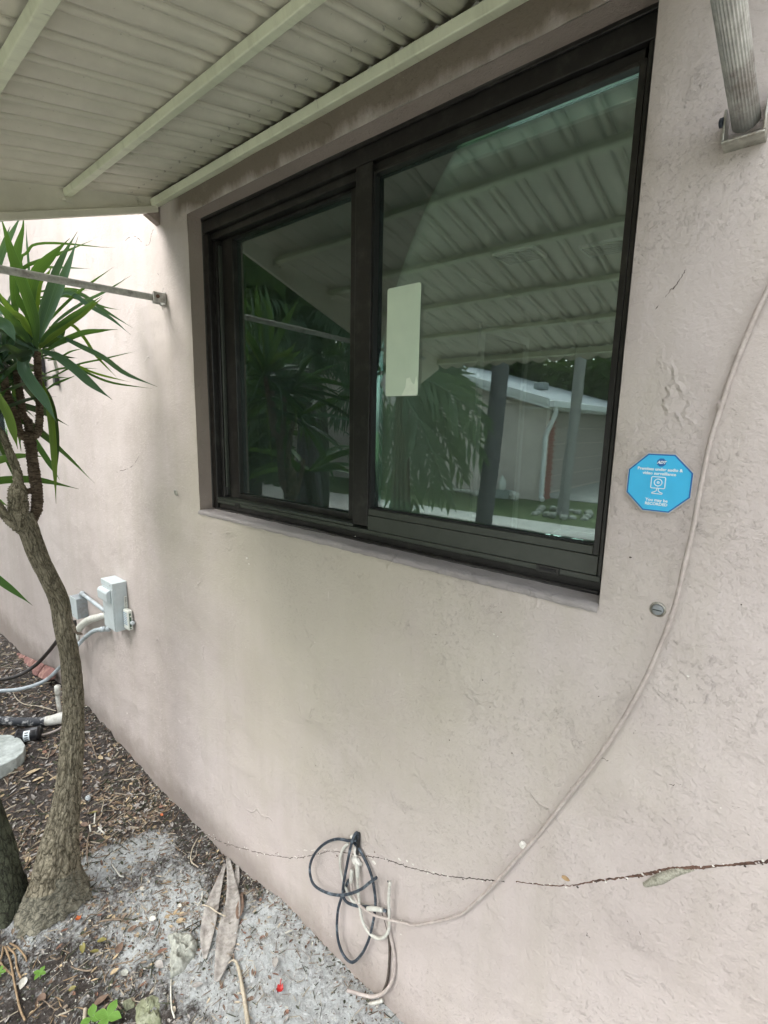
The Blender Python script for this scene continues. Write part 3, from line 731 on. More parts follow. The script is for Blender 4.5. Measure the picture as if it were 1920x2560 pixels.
line(ic, [(cx + .0055 * math.cos(R(a)), cz + .0008 + .0055 * math.sin(R(a))) for a in range(0, 361, 20)])
line(ic, [(cx + .0015 * math.cos(R(a)), cz + .0008 + .0015 * math.sin(R(a))) for a in range(0, 361, 40)])
line(ic, [(cx - .0012, cz - .0087), (cx - .0015, cz - .0125), (cx - .004, cz - .0145), (cx - .0078, cz - .0158), (cx - .0075, cz - .0172), (cx + .0075, cz - .0172), (cx + .0078, cz - .0158), (cx + .004, cz - .0145), (cx + .0015, cz - .0125), (cx + .0012, cz - .0087)])
line(ic, [(cx - .0004, cz - .0065), (cx + .0004, cz - .0065)])
ic.build('camera_icon', M['sign_white'], sg)
#@@PART2

# ------------------------------------------------------------------ ground
def sstep(a, b, x): t = max(0, min(1, (x - a) / (b - a))); return t * t * (3 - 2 * t)
BX, BY = -1.77, -.57          # root of the yucca
def gh(x, y):
    d = -(y - YW)
    near = .055 + .05 * sstep(-1.6, -1.0, x) - .075 * sstep(-3.4, -4.8, x) + .05 * math.exp(-((x + 2.9) / .5) ** 2)
    h = near * (1 - .45 * sstep(.15, .8, d))
    h += .03 * math.exp(-((x - BX) ** 2 + (y - BY) ** 2) / .05)
    return h
def ghn(x, y):
    p = Vector((x, y, 0))
    return gh(x, y) + .016 * fr(p * 3, 3) + .008 * fr(p * 13, 4) + .0035 * fr(p * 45, 3)
gm = MB(); gi = {}; sand = []
gx = lin(-8, -4.5, .06) + lin(-4.5, -2.2, .02) + lin(-2.2, .2, .0095) + lin(.2, 1.6, .07) + [1.6]
gy = [YW + .02] + [YW - .002 - k * .0095 for k in range(85)] + [YW - .81 - k * .04 for k in range(1, 34)]
for i, x in enumerate(gx):
    for j, y in enumerate(gy):
        h = ghn(x, max(-3, y)) * (1 - sstep(-1.6, -2.1, y)) + .01 * sstep(-1.6, -2.1, y)
        gi[i, j] = gm.addv((x, y, h))
        d = YW - y
        s = .95 * sstep(-1.32, -1.05, x + .35 * d) * (1 - .9 * sstep(.22, .42, d))
        s += .75 * math.exp(-((x + 1.72 + .3 * d) / .09) ** 2) * (1 - sstep(.35, .5, d)) * sstep(.05, .15, d)
        s += .45 * math.exp(-((x + 1.45) / .13) ** 2) * math.exp(-((d - .2) / .1) ** 2)
        s += .6 * math.exp(-((x - BX) ** 2 + (y - BY) ** 2) / .02)
        s += .5 * math.exp(-((x + 1.45) / .16) ** 2) * math.exp(-((d - .32) / .12) ** 2)
        sand.append(min(1, s + .3 * sstep(-2.1, -1.6, x)))
for i in range(len(gx) - 1):
    for j in range(len(gy) - 1): gm.face([gi[i, j], gi[i, j + 1], gi[i + 1, j + 1], gi[i + 1, j]][::-1][::-1])
me = gm.mesh('planting_bed', M['soil'], True)
at = me.attributes.new('sand', 'FLOAT', 'POINT'); at.data.foreach_set('value', sand)
o = bpy.data.objects.new('planting_bed', me); C.objects.link(o); tag(o, kind='structure')
me.flip_normals() if me.polygons[0].normal.z < 0 else None
l_ = MB()
def plane(name, x0, x1, y0, y1, z, mat, kind='structure'):
    q = MB(); quad(q, (x0, y0, z), (x1, y0, z), (x1, y1, z), (x0, y1, z)); return tag(q.build(name, mat), kind=kind)
plane('ground', -120, 120, -120, 60, -.45, M['grass'])
plane('lawn', -60, 40, -90, -1.4, -.012, M['grass'])
def pzm(px, py): return mir_z(px, py, 0.0)
d0, d1 = pzm(1065, 1280), pzm(1480, 1335)
dd = (d1 - d0) / (d1.x - d0.x)
plane('bounce_slab', -2.6, 12, -4.35, -1.4, -.004, M['drive'])  # unseen pale slab, added to bounce light up under the awning
q = MB(); ya = lambda x: d0.y + dd.y * (x - d0.x)
quad(q, (-30, ya(-8), -.006), (12, ya(8), -.006), (12, ya(8) + 2.6, -.006), (-30, ya(-8) + 2.6, -.006)); tag(q.build('driveway', M['drive']), kind='structure')

# ------------------------------------------------------------------ yucca tree
def tx(z_py): # plane the tree leans in
    return 0
def tree_x(py):
    return -1.775 - .16 * sstep(2250, 900, py) if False else -1.78 - .17 * (2250 - min(2250, py)) / 1350
def trunk_pts(L, dx=0): return [on_x(px, py, tree_x(py) + dx) for (px, py, w) in L], [px_size(on_x(px, py, tree_x(py) + dx), w) / 2 for (px, py, w) in L]
def rough_bark(a, f=1.0):
    return lambda p, th, L, r: r * a * fr(Vector((math.cos(th) * 2.2, math.sin(th) * 2.2, L * 9 * f)), 4)
def ringed(a): 
    return lambda p, th, L, r: r * (a * .7 * math.sin(L * 720 + 3 * fr(p * 30, 2)) + a * fr(p * 90, 3))
yt_ = thing('yucca_tree', 'leaning yucca tree with grey bark and green strap leaves beside the wall', 'tree', (BX, BY, gh(BX, BY)))
L = [(128, 2335, 225), (134, 2285, 185), (138, 2235, 148), (141, 2185, 108), (146, 2120, 86), (157, 2060, 72), (168, 1990, 60), (176, 1920, 56), (181, 1845, 52), (183, 1750, 46), (176, 1655, 42), (158, 1560, 42), (147, 1500, 43), (120, 1440, 42), (100, 1400, 42), (84, 1360, 43), (70, 1318, 44), (60, 1285, 38)]
P, Rr = trunk_pts(L)
def flare(p, th, Ls, r):
    k = max(0, 1 - Ls / .22)
    fis = abs(fr(Vector((math.cos(th) * 3.2, math.sin(th) * 3.2, Ls * 22)), 3)); fis2 = max(0, .16 - fis)
    return -r * .9 * fis2 + r * (.07 * fr(Vector((math.cos(th) * 2, math.sin(th) * 2, Ls * 8)), 4) + k * (.16 * math.sin(3 * th + .6) + .10 * math.sin(5 * th + 2)) + .05 * k * fr(p * 25, 4))
trk = MB(); trk.tube(P, Rr, 110, 520, disp=flare)
for i_, f_2 in enumerate(trk.f):
    z = sum(trk.v[q_][2] for q_ in f_2) / len(f_2)
    if z < .17 + .05 * fr(Vector(trk.v[f_2[0]]) * 9, 3): trk.mi[i_] = 1
trk.build('trunk', [M['bark'], M['bark_base']], yt_, True)
def branch(L, mat='bark_ring', dx=0, seg=20, amp=.13, par=None, name='branch'):
    P, Rr = trunk_pts(L, dx); return MB().tube(P, Rr, seg, len(L) * 14, disp=ringed(amp)).build(name, M[mat], par or yt_, True)
branch([(52, 1318, 34), (50, 1300, 40), (46, 1270, 44), (44, 1240, 42), (43, 1218, 36), (40, 1206, 18)], 'bark', .0, 28, .10)
branch([(62, 1330, 24), (36, 1312, 24), (14, 1290, 22), (-6, 1262, 20), (-30, 1230, 19), (-45, 1190, 18)], 'bark')
branch([(48, 1228, 24), (46, 1205, 22), (43, 1180, 20), (32, 1150, 20), (18, 1115, 18), (6, 1088, 18), (-14, 1060, 17), (-30, 1010, 16)], 'bark')
branch([(66, 1318, 26), (80, 1300, 25), (91, 1275, 24), (93, 1248, 25), (92, 1222, 25), (87, 1190, 26), (81, 1150, 24), (78, 1122, 25), (73, 1098, 27), (68, 1086, 26)])
branch([(92, 1218, 14), (78, 1226, 15), (64, 1228, 14), (52, 1222, 14)])
branch([(70, 1096, 20), (56, 1090, 20), (46, 1072, 20), (40, 1050, 20), (30, 1020, 19), (20, 995, 19), (14, 970, 18), (8, 935, 17), (6, 905, 14)])
branch([(73, 1094, 18), (72, 1070, 20), (70, 1054, 20), (58, 1040, 18), (53, 1010, 17), (50, 985, 17), (44, 955, 17), (40, 925, 14)], dx=-.03)
branch([(76, 1098, 18), (92, 1084, 18), (98, 1062, 18), (99, 1035, 17), (98, 1000, 17), (97, 975, 17), (95, 945, 17), (94, 910, 17), (93, 880, 15)])
# strap leaves
def strap(P, width, mat, par, fold=.25, n=18, bend=0, roll=0):
    Q = catmull(P, n); q = MB(); rows = []
    Ltot = sum((Q[i + 1] - Q[i]).length for i in range(n - 1)); L = 0
    view = (Q[n // 2] - CAM).normalized()
    for i in range(n):
        t = (Q[min(i + 1, n - 1)] - Q[max(i - 1, 0)]).normalized()
        if i: L += (Q[i] - Q[i - 1]).length
        f = L / Ltot
        side = t.cross(view).normalized(); side = Matrix.Rotation(roll + .3 * math.sin(f * 3), 3, t) @ side
        nn = side.cross(t).normalized()
        wd = width * (.42 + .58 * sstep(0, .35, f)) * (1 - sstep(.5, 1.0, f) ** 1.5 * .97) / 2
        fd = fold * wd * (1.3 - f)
        rows.append((q.addv(Q[i] - side * wd - nn * fd), q.addv(Q[i] - side * wd * .5 - nn * fd * .4), q.addv(Q[i]), q.addv(Q[i] + side * wd * .5 - nn * fd * .4), q.addv(Q[i] + side * wd - nn * fd), f))
    for a, b in zip(rows, rows[1:]):
        for k in range(4):
            q.face([a[k], a[k + 1], b[k + 1], b[k]], [(k / 4, a[5]), ((k + 1) / 4, a[5]), ((k + 1) / 4, b[5]), (k / 4, b[5])])
    return q.build('leaf', mat, par, True)
def s5(x, y): return (x / 5.82, 520 + y / 5.82)
def s2(x, y): return (x / 2.698, 500 + y / 2.698)
def leafpx(pts, w, mat, x0, x1, roll=.35, par=yt_, fold=.3):
    pp = []
    for k, p in enumerate(pts):
        f = k / (len(pts) - 1); q = on_x(p[0], p[1], x0 + (x1 - x0) * f)
        if q.y > YW - .015: q = on_y(p[0], p[1], YW - .015)
        pp.append(q)
    wd = px_size(pp[len(pp) // 2], w) * .84
    strap(pp, wd, M[mat], par, fold=fold, roll=roll)
XC = -1.955
LV = [
 ([s5(520, 2050), s5(500, 1650), s5(340, 1150), s5(180, 700), s5(70, 320), s5(-10, 60)], 33, 'leaf_a', XC, -1.80, .1),
 ([s5(545, 1950), s5(590, 1600), s5(720, 1150), s5(880, 760), s5(1125, 345)], 25, 'leaf_b', XC, -1.84, .3),
 ([s5(560, 1950), s5(660, 1700), s5(850, 1200), s5(990, 840), s5(1138, 412)], 24, 'leaf_b', XC - .02, -1.88, -.5),
 ([s5(470, 1700), s5(430, 1250), s5(520, 940), s5(700, 740), s5(1015, 442)], 34, 'leaf_a', XC, -1.86, .2),
 ([s5(330, 1500), s5(250, 1180), s5(330, 880), s5(640, 740), s5(1000, 610), s5(1360, 463)], 12, 'leaf_a', -2.05, -1.95, .3),
 ([s5(480, 1500), s5(300, 800), s5(400, 640), s5(500, 530), s5(850, 510), s5(1510, 572), s5(1680, 572)], 8, 'leaf_a', -2.1, -2.0, .2),
 ([s5(560, 2000), s5(700, 1800), s5(1000, 1600), s5(1300, 1400), s5(1500, 1270)], 22, 'leaf_a', XC, -1.85, .6),
 ([s5(570, 2040), s5(760, 1850), s5(1000, 1650), s5(1350, 1420), s5(1490, 1300)], 26, 'leaf_c', XC, -1.87, -.4),
 ([s5(600, 2030), s5(700, 1950), s5(850, 1850), s5(980, 1720)], 30, 'leaf_d', XC, -1.95, .2),
 ([s5(400, 1300), s5(600, 900), s5(760, 860), s5(1320, 885)], 8, 'leaf_b', -2.1, -2.1, .2),
 ([s2(270, 900), s2(350, 790), s2(480, 660), s2(610, 560), s2(770, 450)], 10, 'leaf_a', -2.02, -1.95, .4),
 ([s2(290, 920), s2(400, 800), s2(560, 690), s2(720, 610), s2(890, 505)], 10, 'leaf_b', -2.0, -1.98, .3),
 ([s2(300, 760), s2(430, 620), s2(560, 640), s2(700, 740), s2(900, 866)], 13, 'leaf_b', -2.05, -1.97, .2),
 ([s2(320, 700), s2(450, 620), s2(600, 710), s2(750, 800), s2(885, 912)], 14, 'leaf_b', -2.02, -1.9, -.3),
 ([s2(250, 660), s2(400, 640), s2(560, 670), s2(700, 720), s2(815, 742)], 11, 'leaf_a', -2.05, -2.0, .3),
 ([s2(250, 620), s2(380, 600), s2(480, 600), s2(600, 612)], 10, 'leaf_a', -2.08, -2.05, .3),
 ([s2(300, 1025), s2(400, 960), s2(550, 895), s2(680, 880), s2(795, 872)], 19, 'leaf_a', XC, -1.9, .3),
 ([s2(320, 900), s2(420, 925), s2(560, 990), s2(700, 1060), s2(850, 1170), s2(1062, 1260)], 18, 'leaf_b', XC, -1.88, .3),
 ([s2(285, 1020), s2(380, 1050), s2(500, 1130), s2(620, 1240), s2(757, 1347)], 30, 'leaf_b', XC, -1.84, .2),
 ([s2(320, 1080), s2(420, 1080), s2(560, 1150), s2(750, 1230), s2(1025, 1272)], 8, 'leaf_a', XC, -1.95, .2),
 ([s2(300, 1060), s2(480, 1100), s2(650, 1170), s2(882, 1229)], 8, 'leaf_c', XC, -1.97, .2),
 ([s2(330, 860), s2(480, 840), s2(570, 930), s2(650, 1050), s2(792, 1202)], 11, 'leaf_c', XC - .03, -1.95, .3),
 ([s2(290, 1230), s2(380, 1180), s2(520, 1110), s2(700, 1070), s2(925, 1018)], 6, 'leaf_a', XC, -1.96, .2),
 ([s2(290, 1180), s2(360, 1150), s2(460, 1130), s2(660, 1138)], 6, 'leaf_a', XC, -2.0, .2),
 ([s2(270, 1060), s2(360, 1030), s2(430, 1055), s2(525, 1067)], 10, 'leaf_d', XC, -1.95, .2),
 ([s2(290, 1070), s2(400, 1060), s2(480, 1020), s2(575, 1000)], 6, 'leaf_a', XC, -1.97, .2),
 ([s2(300, 1290), s2(360, 1245), s2(430, 1215), s2(520, 1180)], 7, 'leaf_a', XC, -1.98, .2),
 ([s2(220, 1010), s2(160, 1110), s2(210, 1220), s2(290, 1330), s2(384, 1505)], 36, 'leaf_b', XC, -1.83, .15),
 ([s2(270, 1190), s2(300, 1280), s2(340, 1440), s2(365, 1700), s2(378, 2050)], 19, 'leaf_c', XC, -1.90, .1),
 ([s2(280, 1230), s2(340, 1340), s2(375, 1500), s2(388, 1700), s2(384, 1830)], 17, 'leaf_d', XC - .02, -1.95, .2),
 ([s2(215, 1560), s2(250, 1640), s2(320, 1750), s2(402, 1888)], 18, 'leaf_a', -2.1, -2.05, .2),
 ([s2(-20, 1290), s2(20, 1370), s2(70, 1480), s2(120, 1680)], 26, 'leaf_c', -1.9, -1.86, .2),
 ([s2(60, 1290), s2(130, 1370), s2(240, 1475)], 6, 'leaf_b', -2.0, -2.0, .2),
 ([s5(230, 1700), s5(200, 1000), s5(250, 600), s5(330, 300), s5(345, 60)], 28, 'leaf_a', -2.05, -1.98, .2),
 ([s5(440, 1300), s5(410, 760), s5(390, 500), s5(382, 250)], 7, 'leaf_b', -2.1, -2.1, .2),
 ([s5(-60, 1100), s5(0, 750), s5(110, 480), s5(230, 250), s5(330, 80)], 17, 'leaf_b', -2.0, -1.95, .2),
 ([s5(-80, 900), s5(0, 650), s5(60, 500), s5(150, 260)], 14, 'leaf_b', -1.9, -1.88, .2),
 ([s5(560, 1950), s5(500, 1500), s5(560, 1100), s5(700, 950), s5(770, 800)], 24, 'leaf_c', XC, -1.92, .2),
 ([s5(480, 1950), s5(420, 1600), s5(300, 1400), s5(240, 1200), s5(260, 1050)], 22, 'leaf_a', XC, -1.95, .2),
 ([s5(470, 2010), s5(300, 1800), s5(100, 1550), s5(-80, 1300)], 28, 'leaf_a', XC, -1.83, .2),
 ([s5(480, 2000), s5(330, 1640), s5(150, 1500), s5(-60, 1150)], 24, 'leaf_c', XC, -1.86, .3),
 ([s2(-120, 760), s2(-20, 810), s2(50, 850), s2(108, 965)], 34, 'leaf_b', -1.86, -1.82, .1),
 ([s5(500, 2080), s5(300, 2120), s5(100, 2040), s5(-60, 2140)], 26, 'leaf_d', XC, -1.86, .2),
 ([s5(480, 2100), s5(330, 2200), s5(200, 2160), s5(20, 2260)], 20, 'leaf_d', XC, -1.86, .2),
 ([s5(480, 1550), s5(560, 1380), s5(800, 1290), s5(1000, 1250), s5(1230, 1215)], 14, 'leaf_b', -2.02, -1.99, .2),
 ([(-110, 1380), (-40, 1420), (15, 1462), (82, 1514)], 22, 'leaf_a', -1.6, -1.6, .1),
]
for a in LV: leafpx(a[0], a[1], a[2], a[3], a[4], a[5])
def rosette(cpx, cpy, x, n, seed, spread=(0, 360), ln=(.28, .48), up=(.2, 1.1)):
    rnd = random.Random(seed); c0 = on_x(cpx, cpy, x)
    for k in range(n):
        a = R(rnd.uniform(*spread)); e = rnd.uniform(*up) if rnd.random() < .7 else rnd.uniform(-.7, .2); Ln = rnd.uniform(*ln)
        c = c0 + Vector((0, 0, rnd.uniform(-.05, .02)))
        d = Vector((math.cos(a) * math.cos(e), math.sin(a) * math.cos(e), math.sin(e)))
        pts = [c + d * Ln * t + Vector((0, 0, -.16 * t * t * Ln * 2)) for t in (0, .33, .66, 1)]
        if any(p.y > YW - .02 for p in pts):
            for p in pts: p.y = min(p.y, YW - .02)
        if any((p - CAM).length < .55 for p in pts): continue
        strap(pts, rnd.uniform(.016, .028), M[rnd.choice(['leaf_a', 'leaf_a', 'leaf_d', 'leaf_b', 'leaf_d'])], yt_, roll=rnd.uniform(-1.2, 1.2))
rosette(93, 868, XC, 20, 3, (150, 300), (.18, .34), (.3, 1.2))
rosette(6, 900, -1.92, 44, 4, (135, 330), (.26, .44), (.1, 1.2))
rosette(40, 925, -1.98, 26, 5, (135, 320), (.22, .4), (.1, 1.2))
rosette(-45, 1010, -1.9, 26, 6, (90, 330), (.26, .44), (-.2, 1.0))
# second stem of the clump at the left edge of the view
y2 = thing('yucca_tree', 'dark mossy second yucca stem at the lower left edge of the photo', 'tree', (-1.93, -.66, .04))
p0 = on_z(2, 2330, .02); p1 = on_x(8, 2240, -1.90); p2 = on_x(0, 2150, -1.91); p3 = on_x(-20, 2060, -1.92); p4 = on_x(-60, 1960, -1.93); p5 = on_x(-150, 1750, -1.95)
MB().tube([on_x(14, 2310, -1.86), on_x(12, 2240, -1.87), on_x(2, 2170, -1.88), on_x(-14, 2090, -1.89), on_x(-45, 1990, -1.9), on_x(-95, 1800, -1.92), on_x(-150, 1500, -1.95), on_x(-170, 1250, -2.0)], [.075, .062, .052, .046, .04, .034, .03, .028], 40, 200, disp=rough_bark(.1)).build('trunk', M['bark_dark'], y2, True)
for k in range(12):
    c = on_x(-170, 1250, -2.0); a = R(90 + k * 25); d = Vector((math.cos(a), math.sin(a), .5 + .3 * math.sin(k * 2)))
    pts = [c + d * .4 * tt + Vector((0, 0, -.2 * tt * tt)) for tt in (0, .33, .66, 1)]
    for p in pts: p.y = min(p.y, YW - .03)
    strap(pts, .03, M['leaf_a'], y2, roll=.3)

# small lizard clinging to the trunk
def zl(x, y): return (140 + x / 16.59, 1500 + y / 16.59)
def lp_(x, y, f=.022): p_ = zl(x, y); return on_x(p_[0], p_[1], tree_x(p_[1]) + f)
q = MB()
bod = [lp_(*a) for a in ((535, 440), (575, 560), (620, 700), (655, 830), (690, 950), (725, 1070), (760, 1180), (785, 1270), (830, 1340), (900, 1378), (985, 1395), (1060, 1410), (1115, 1428))]
q.tube(bod, [.0006, .0011, .0017, .0026, .0040, .0052, .0056, .0050, .0040, .0044, .0046, .0034, .0012], 16, 90, disp=lambda p, th, L, r: r * .05 * fr(p * 900, 2))
for pts in (((775, 1290), (700, 1370), (640, 1395), (560, 1440)), ((760, 1180), (690, 1140), (670, 1230), (700, 1330)), ((690, 960), (640, 1090), (590, 990), (430, 945)), ((560, 1440), (530, 1425), (515, 1405)), ((560, 1440), (535, 1455), (520, 1475)), ((430, 945), (405, 930), (395, 905)), ((430, 945), (400, 950), (380, 965))):
    q.tube([lp_(a, b_, .026) for (a, b_) in pts], [.0016, .0011, .0006], 8, 16)
q.blob(lp_(900, 1435), (.0030, .0022, .0026), 2, .05)
q.blob(lp_(985, 1375, .027), (.0009, .0009, .0009), 2, 0)
tag(q.build('lizard', M['lizard'], None, True), 'small brown lizard clinging head outwards to the yucca trunk by the grey boxes', 'lizard')

# ------------------------------------------------------------------ electrical gear on the wall
def z5(x, y): return (160 + x / 7.54, 1400 + y / 7.54)
bx1 = on_y(*z5(1185, 395)).x
pf = on_x(*z5(905, 455), bx1); yfr = pf.y; zt = pf.z
bx0 = on_y(*z5(690, 330), yfr).x; zbm = on_x(*z5(975, 1375), bx1).z
BW = bx1 - bx0
eb = thing('disconnect_box', 'tall pale grey electrical disconnect box on the wall behind the yucca trunk', 'electrical box', (bx0 + BW / 2, YW, zbm))
MB().box((bx0 + .003, yfr + .004, zbm), (bx1 - .003, YW - .001, zt - .01)).build('enclosure', M['elec'], eb, bevel=.0025)
MB().box((bx0, yfr - .001, zt - .026), (bx1, YW - .001, zt)).build('rain_hood', M['elec'], eb, bevel=.002)
MB().box((bx1 - .0028, yfr + .012, zt - .064), (bx1 + .0008, YW - .004, zt - .0262)).build('side_flange', M['elec'], eb, bevel=.001)
MB().box((bx0 + .006, yfr - .001, zbm + .004), (bx1 - .006, yfr + .0035, zt - .03)).build('front_cover', M['elec'], eb, bevel=.0015)
hz = on_x(*z5(905, 700), bx1).z
q = MB(); q.prism([(bx0 + .004, yfr - .0012, hz - .040), (bx0 + .004, yfr - .020, hz - .026), (bx0 + .004, yfr - .022, hz + .012), (bx0 + .004, yfr - .016, hz + .022), (bx0 + .004, yfr - .0012, hz + .026)], (BW * .82, 0, 0)); q.build('handle_cover', M['elec'], eb, bevel=.004)
MB().box((bx1 + .0002, YW - .018, zt - .13), (bx1 + .0012, YW - .006, zt - .068)).build('rating_label', M['white_clear'], eb)
q = MB(); 
for k in range(9): q.box((bx1 + .0013, YW - .015, zt - .125 + k * .006), (bx1 + .0016, YW - .009 + random.uniform(-.002, .002), zt - .1225 + k * .006))
q.build('printed_lines', M['black_ink'], eb)
for (dx, dz) in ((.02, .07), (BW - .02, .012)):
    MB().lathe([(0, .003), (.0015, .003), (.002, .0015)], (bx0 + dx, yfr - .0012, zbm + dz if dz > .05 else zt - dz), Matrix.Rotation(R(90), 3, 'X'), 10).build('screw', M['elec_dark'], eb)
# white surge unit with printed label, fixed to the right of the box
sx = bx1 + .0022
sp = thing('surge_protector', 'small white surge unit with blue print and a clear window beside the grey disconnect box', 'electrical box', (sx + .02, YW - .03, zbm))
sy1 = on_x(*z5(1225, 1355), sx + .052).y
wz0 = on_x(*z5(1225, 1340), sx + .052).z; wz1 = on_x(*z5(1215, 985), sx + .052).z
fy = sy1
MB().box((sx, fy, wz0), (sx + .050, YW - .006, wz1 + .004)).build('case', M['white_clear'], sp, bevel=.004)
q = MB()
random.seed(3)
for k in range(7):
    zz = wz1 - .012 - k * .0085
    x = sx + .006
    while x < sx + .040:
        l = random.uniform(.003, .010); q.box((x, fy - .0006, zz), (min(x + l, sx + .043), fy - .0002, zz + .0032)); x += l + .002
q.build('printed_lines', M['blue_ink'], sp)
MB().box((sx + .0502, fy + .006, wz0 + .006), (sx + .0512, YW - .014, wz1 - .008)).build('window', M['green_board'], sp)
q = MB()
for k in range(5): q.box((sx + .0513, fy + .008 + (k % 2) * .008, wz0 + .01 + k * .013), (sx + .0522, fy + .014 + (k % 2) * .008, wz0 + .016 + k * .013))
q.build('component', M['white_clear'], sp)
MB().lathe([(0, .009), (.012, .009), (.014, .006)], (sx + .0505, YW - .012, wz0 + .035), Matrix.Rotation(R(90), 3, 'Y'), 18).build('knob', M['elec'], sp, True)
# junction box
jx1 = on_y(*z5(440, 700), YW).x; jf = on_x(*z5(222, 745), jx1); jz0 = on_x(*z5(245, 1130), jx1).z; jx0 = on_y(*z5(105, 690), jf.y).x
jb = thing('junction_box', 'small grey junction box half hidden by the yucca trunk', 'electrical box', (jx1 - .03, YW, jz0))
MB().box((jx0 + .001, jf.y + .003, jz0 + .001), (jx1, YW - .001, jf.z - .001)).build('enclosure', M['elec_dark'], jb, bevel=.0015)
MB().box((jx0, jf.y, jz0), (jx1, jf.y + .0026, jf.z)).build('cover', M['elec'], jb, bevel=.001)
for zz in (jz0 + .012, jf.z - .012): MB().lathe([(0, .0022), (.0012, .0022)], ((jx0 + jx1) / 2 - .01, jf.y - .0001, zz), Matrix.Rotation(R(90), 3, 'X'), 8).build('screw', M['elec_dark'], jb)
# pipes and conduits
def hpos(px, py, h=.0):
    p = on_z(px, py, .05)
    for _ in range(6): p = on_z(px, py, min(.3, gh(p.x, min(YW, p.y)) + h))
    return p if p.y < YW - .025 else on_y(px, py, YW - .025)
def pipe(pts, r, mat, label, cat='pipe', name='conduit', seg=16, n=None, parts=None, group=None):
    t = MB().tube(pts, r, seg, n or 50).build(name, M[mat], None, True); tag(t, label, cat, group); return t
yc = YW - .022
c1 = pipe([on_y(*z5(350, 640), yc), on_y(*z5(470, 730), yc), on_y(*z5(620, 845), yc - .004), on_y(*z5(760, 955), yc - .006)], .009, 'conduit', 'short grey conduit running from the junction box elbow to the disconnect box')
e0 = on_y(*z5(350, 640), yc)
MB().blob(e0 + Vector((-.002, 0, 0)), (.016, .015, .015), 3, .02).build('elbow', M['conduit'], None, True).parent = c1
e1 = MB().tube([e0 + Vector((-.004, 0, -.002)), e0 + Vector((-.02, 0, -.008)), e0 + Vector((-.026, 0, -.03))], .012, 14, 12).build('elbow_socket', M['conduit'], None, True); e1.parent = c1
pipe([on_y(*z5(760, 1040), YW - .03), on_y(*z5(640, 1080), YW - .03), on_y(*z5(480, 1130), YW - .03), on_y(*z5(350, 1220), YW - .035), on_y(*z5(260, 1340), YW - .04), on_y(*z5(235, 1500), YW - .05), on_y(*z5(215, 1650), YW - .06), on_y(181, 1700, YW - .07), on_z(170, 1765, .0)],
     [.013, .017, .019, .019, .018, .015, .014, .014, .014], 'pvc', 'thick white pipe curving down from the disconnect box behind the yucca trunk', n=80)
gc = pipe([on_y(*z5(760, 1300), YW - .035), on_y(*z5(690, 1310), YW - .035), on_y(*z5(560, 1340), YW - .036), on_y(*z5(420, 1440), YW - .04), on_y(*z5(320, 1540), YW - .05), on_y(*z5(250, 1620), YW - .06), hpos(178, 1640, .20), hpos(150, 1668, .13), hpos(115, 1700, .07), hpos(70, 1718, .04), hpos(20, 1726, .025), hpos(-60, 1724, .02), hpos(-200, 1700, .02)],
     .0105, 'conduit', 'light grey flexible conduit sagging left from the disconnect box', n=120)
q = MB(); cc = on_y(*z5(835, 1290), YW - .035)
q.lathe([(-.012, .012), (.004, .012), (.006, .009), (.010, .009)], cc, Matrix.Identity(3), 16); o = q.build('coupling', M['conduit'], None, True); o.parent = gc
q = MB(); q.tube([on_y(*z5(760, 1300), YW - .035), on_y(*z5(700, 1312), YW - .035)], .0135, 14, 8); o = q.build('coupling', M['conduit'], None, True); o.parent = gc
pipe([on_y(*z5(190, 1140), YW - .03), on_y(*z5(180, 1250), YW - .035), on_y(160, 1580, YW - .06), hpos(140, 1606, .2), hpos(112, 1640, .12), hpos(85, 1666, .075), hpos(50, 1687, .045), hpos(10, 1698, .03), hpos(-50, 1700, .02), hpos(-200, 1690, .02)],
     .0115, 'black_conduit', 'black flexible conduit sagging left above the light grey one', n=110)
def z7(x, y): return (x / 5.267, 1560 + y / 5.267)
yp = hpos(*z7(815, 1180), .01).y
pv = pipe([on_y(*z7(755, 850), yp), on_y(*z7(765, 1000), yp), on_y(*z7(795, 1190), yp)], .0115, 'pvc', 'upright white pvc stub pipe with a cap left of the yucca trunk', name='pvc_pipe', n=20)
a_, b2_ = on_y(*z7(755, 830), yp), on_y(*z7(763, 930), yp)
o = MB().tube([a_ + (a_ - b2_) *   .15, b2_], .0145, 16, 4).build('cap', M['pvc'], None, True); o.parent = pv
pp = pipe([hpos(*z7(p_[0], p_[1]), .03) for p_ in ((850, 1235), (700, 1265), (500, 1285), (250, 1285), (0, 1270), (-300, 1262))], [.028, .025, .021, .021, .021, .021], 'peeling', 'black pipe with peeling white paint lying across the mulch', name='painted_pipe', n=60, seg=22)
ca_, cb_ = hpos(*z7(225, 1480), .03), hpos(*z7(540, 1430), .03)
o = MB().tube([hpos(*z7(p_[0], p_[1]), .034) for p_ in ((880, 1225), (790, 1240), (700, 1262), (600, 1278))], [.030, .029, .026, .0235], 22, 24).build('white_fitting', M['pvc'], None, True); o.parent = pp
cn = thing('plastic_canister', 'black plastic canister with a white sticker lying on the mulch', 'canister', ca_)
cr = px_size(ca_, 38) / 2 * .85
q = MB(); dcn = (cb_ - ca_); q.tube([ca_ + dcn * t_ for t_ in (0, .03, .08, .1, .85, .88, .93, 1)], [cr * .9, cr * 1.1, cr * 1.1, cr, cr, cr * 1.08, cr * 1.05, cr * .8], 28, 60, smooth=False) 
q.build('body', M['black_plastic'], cn, True)
u_ = dcn.normalized(); vv = (CAM - ca_); vv = (vv - u_ * vv.dot(u_)).normalized(); ww = u_.cross(vv)
q = MB(); rows = []
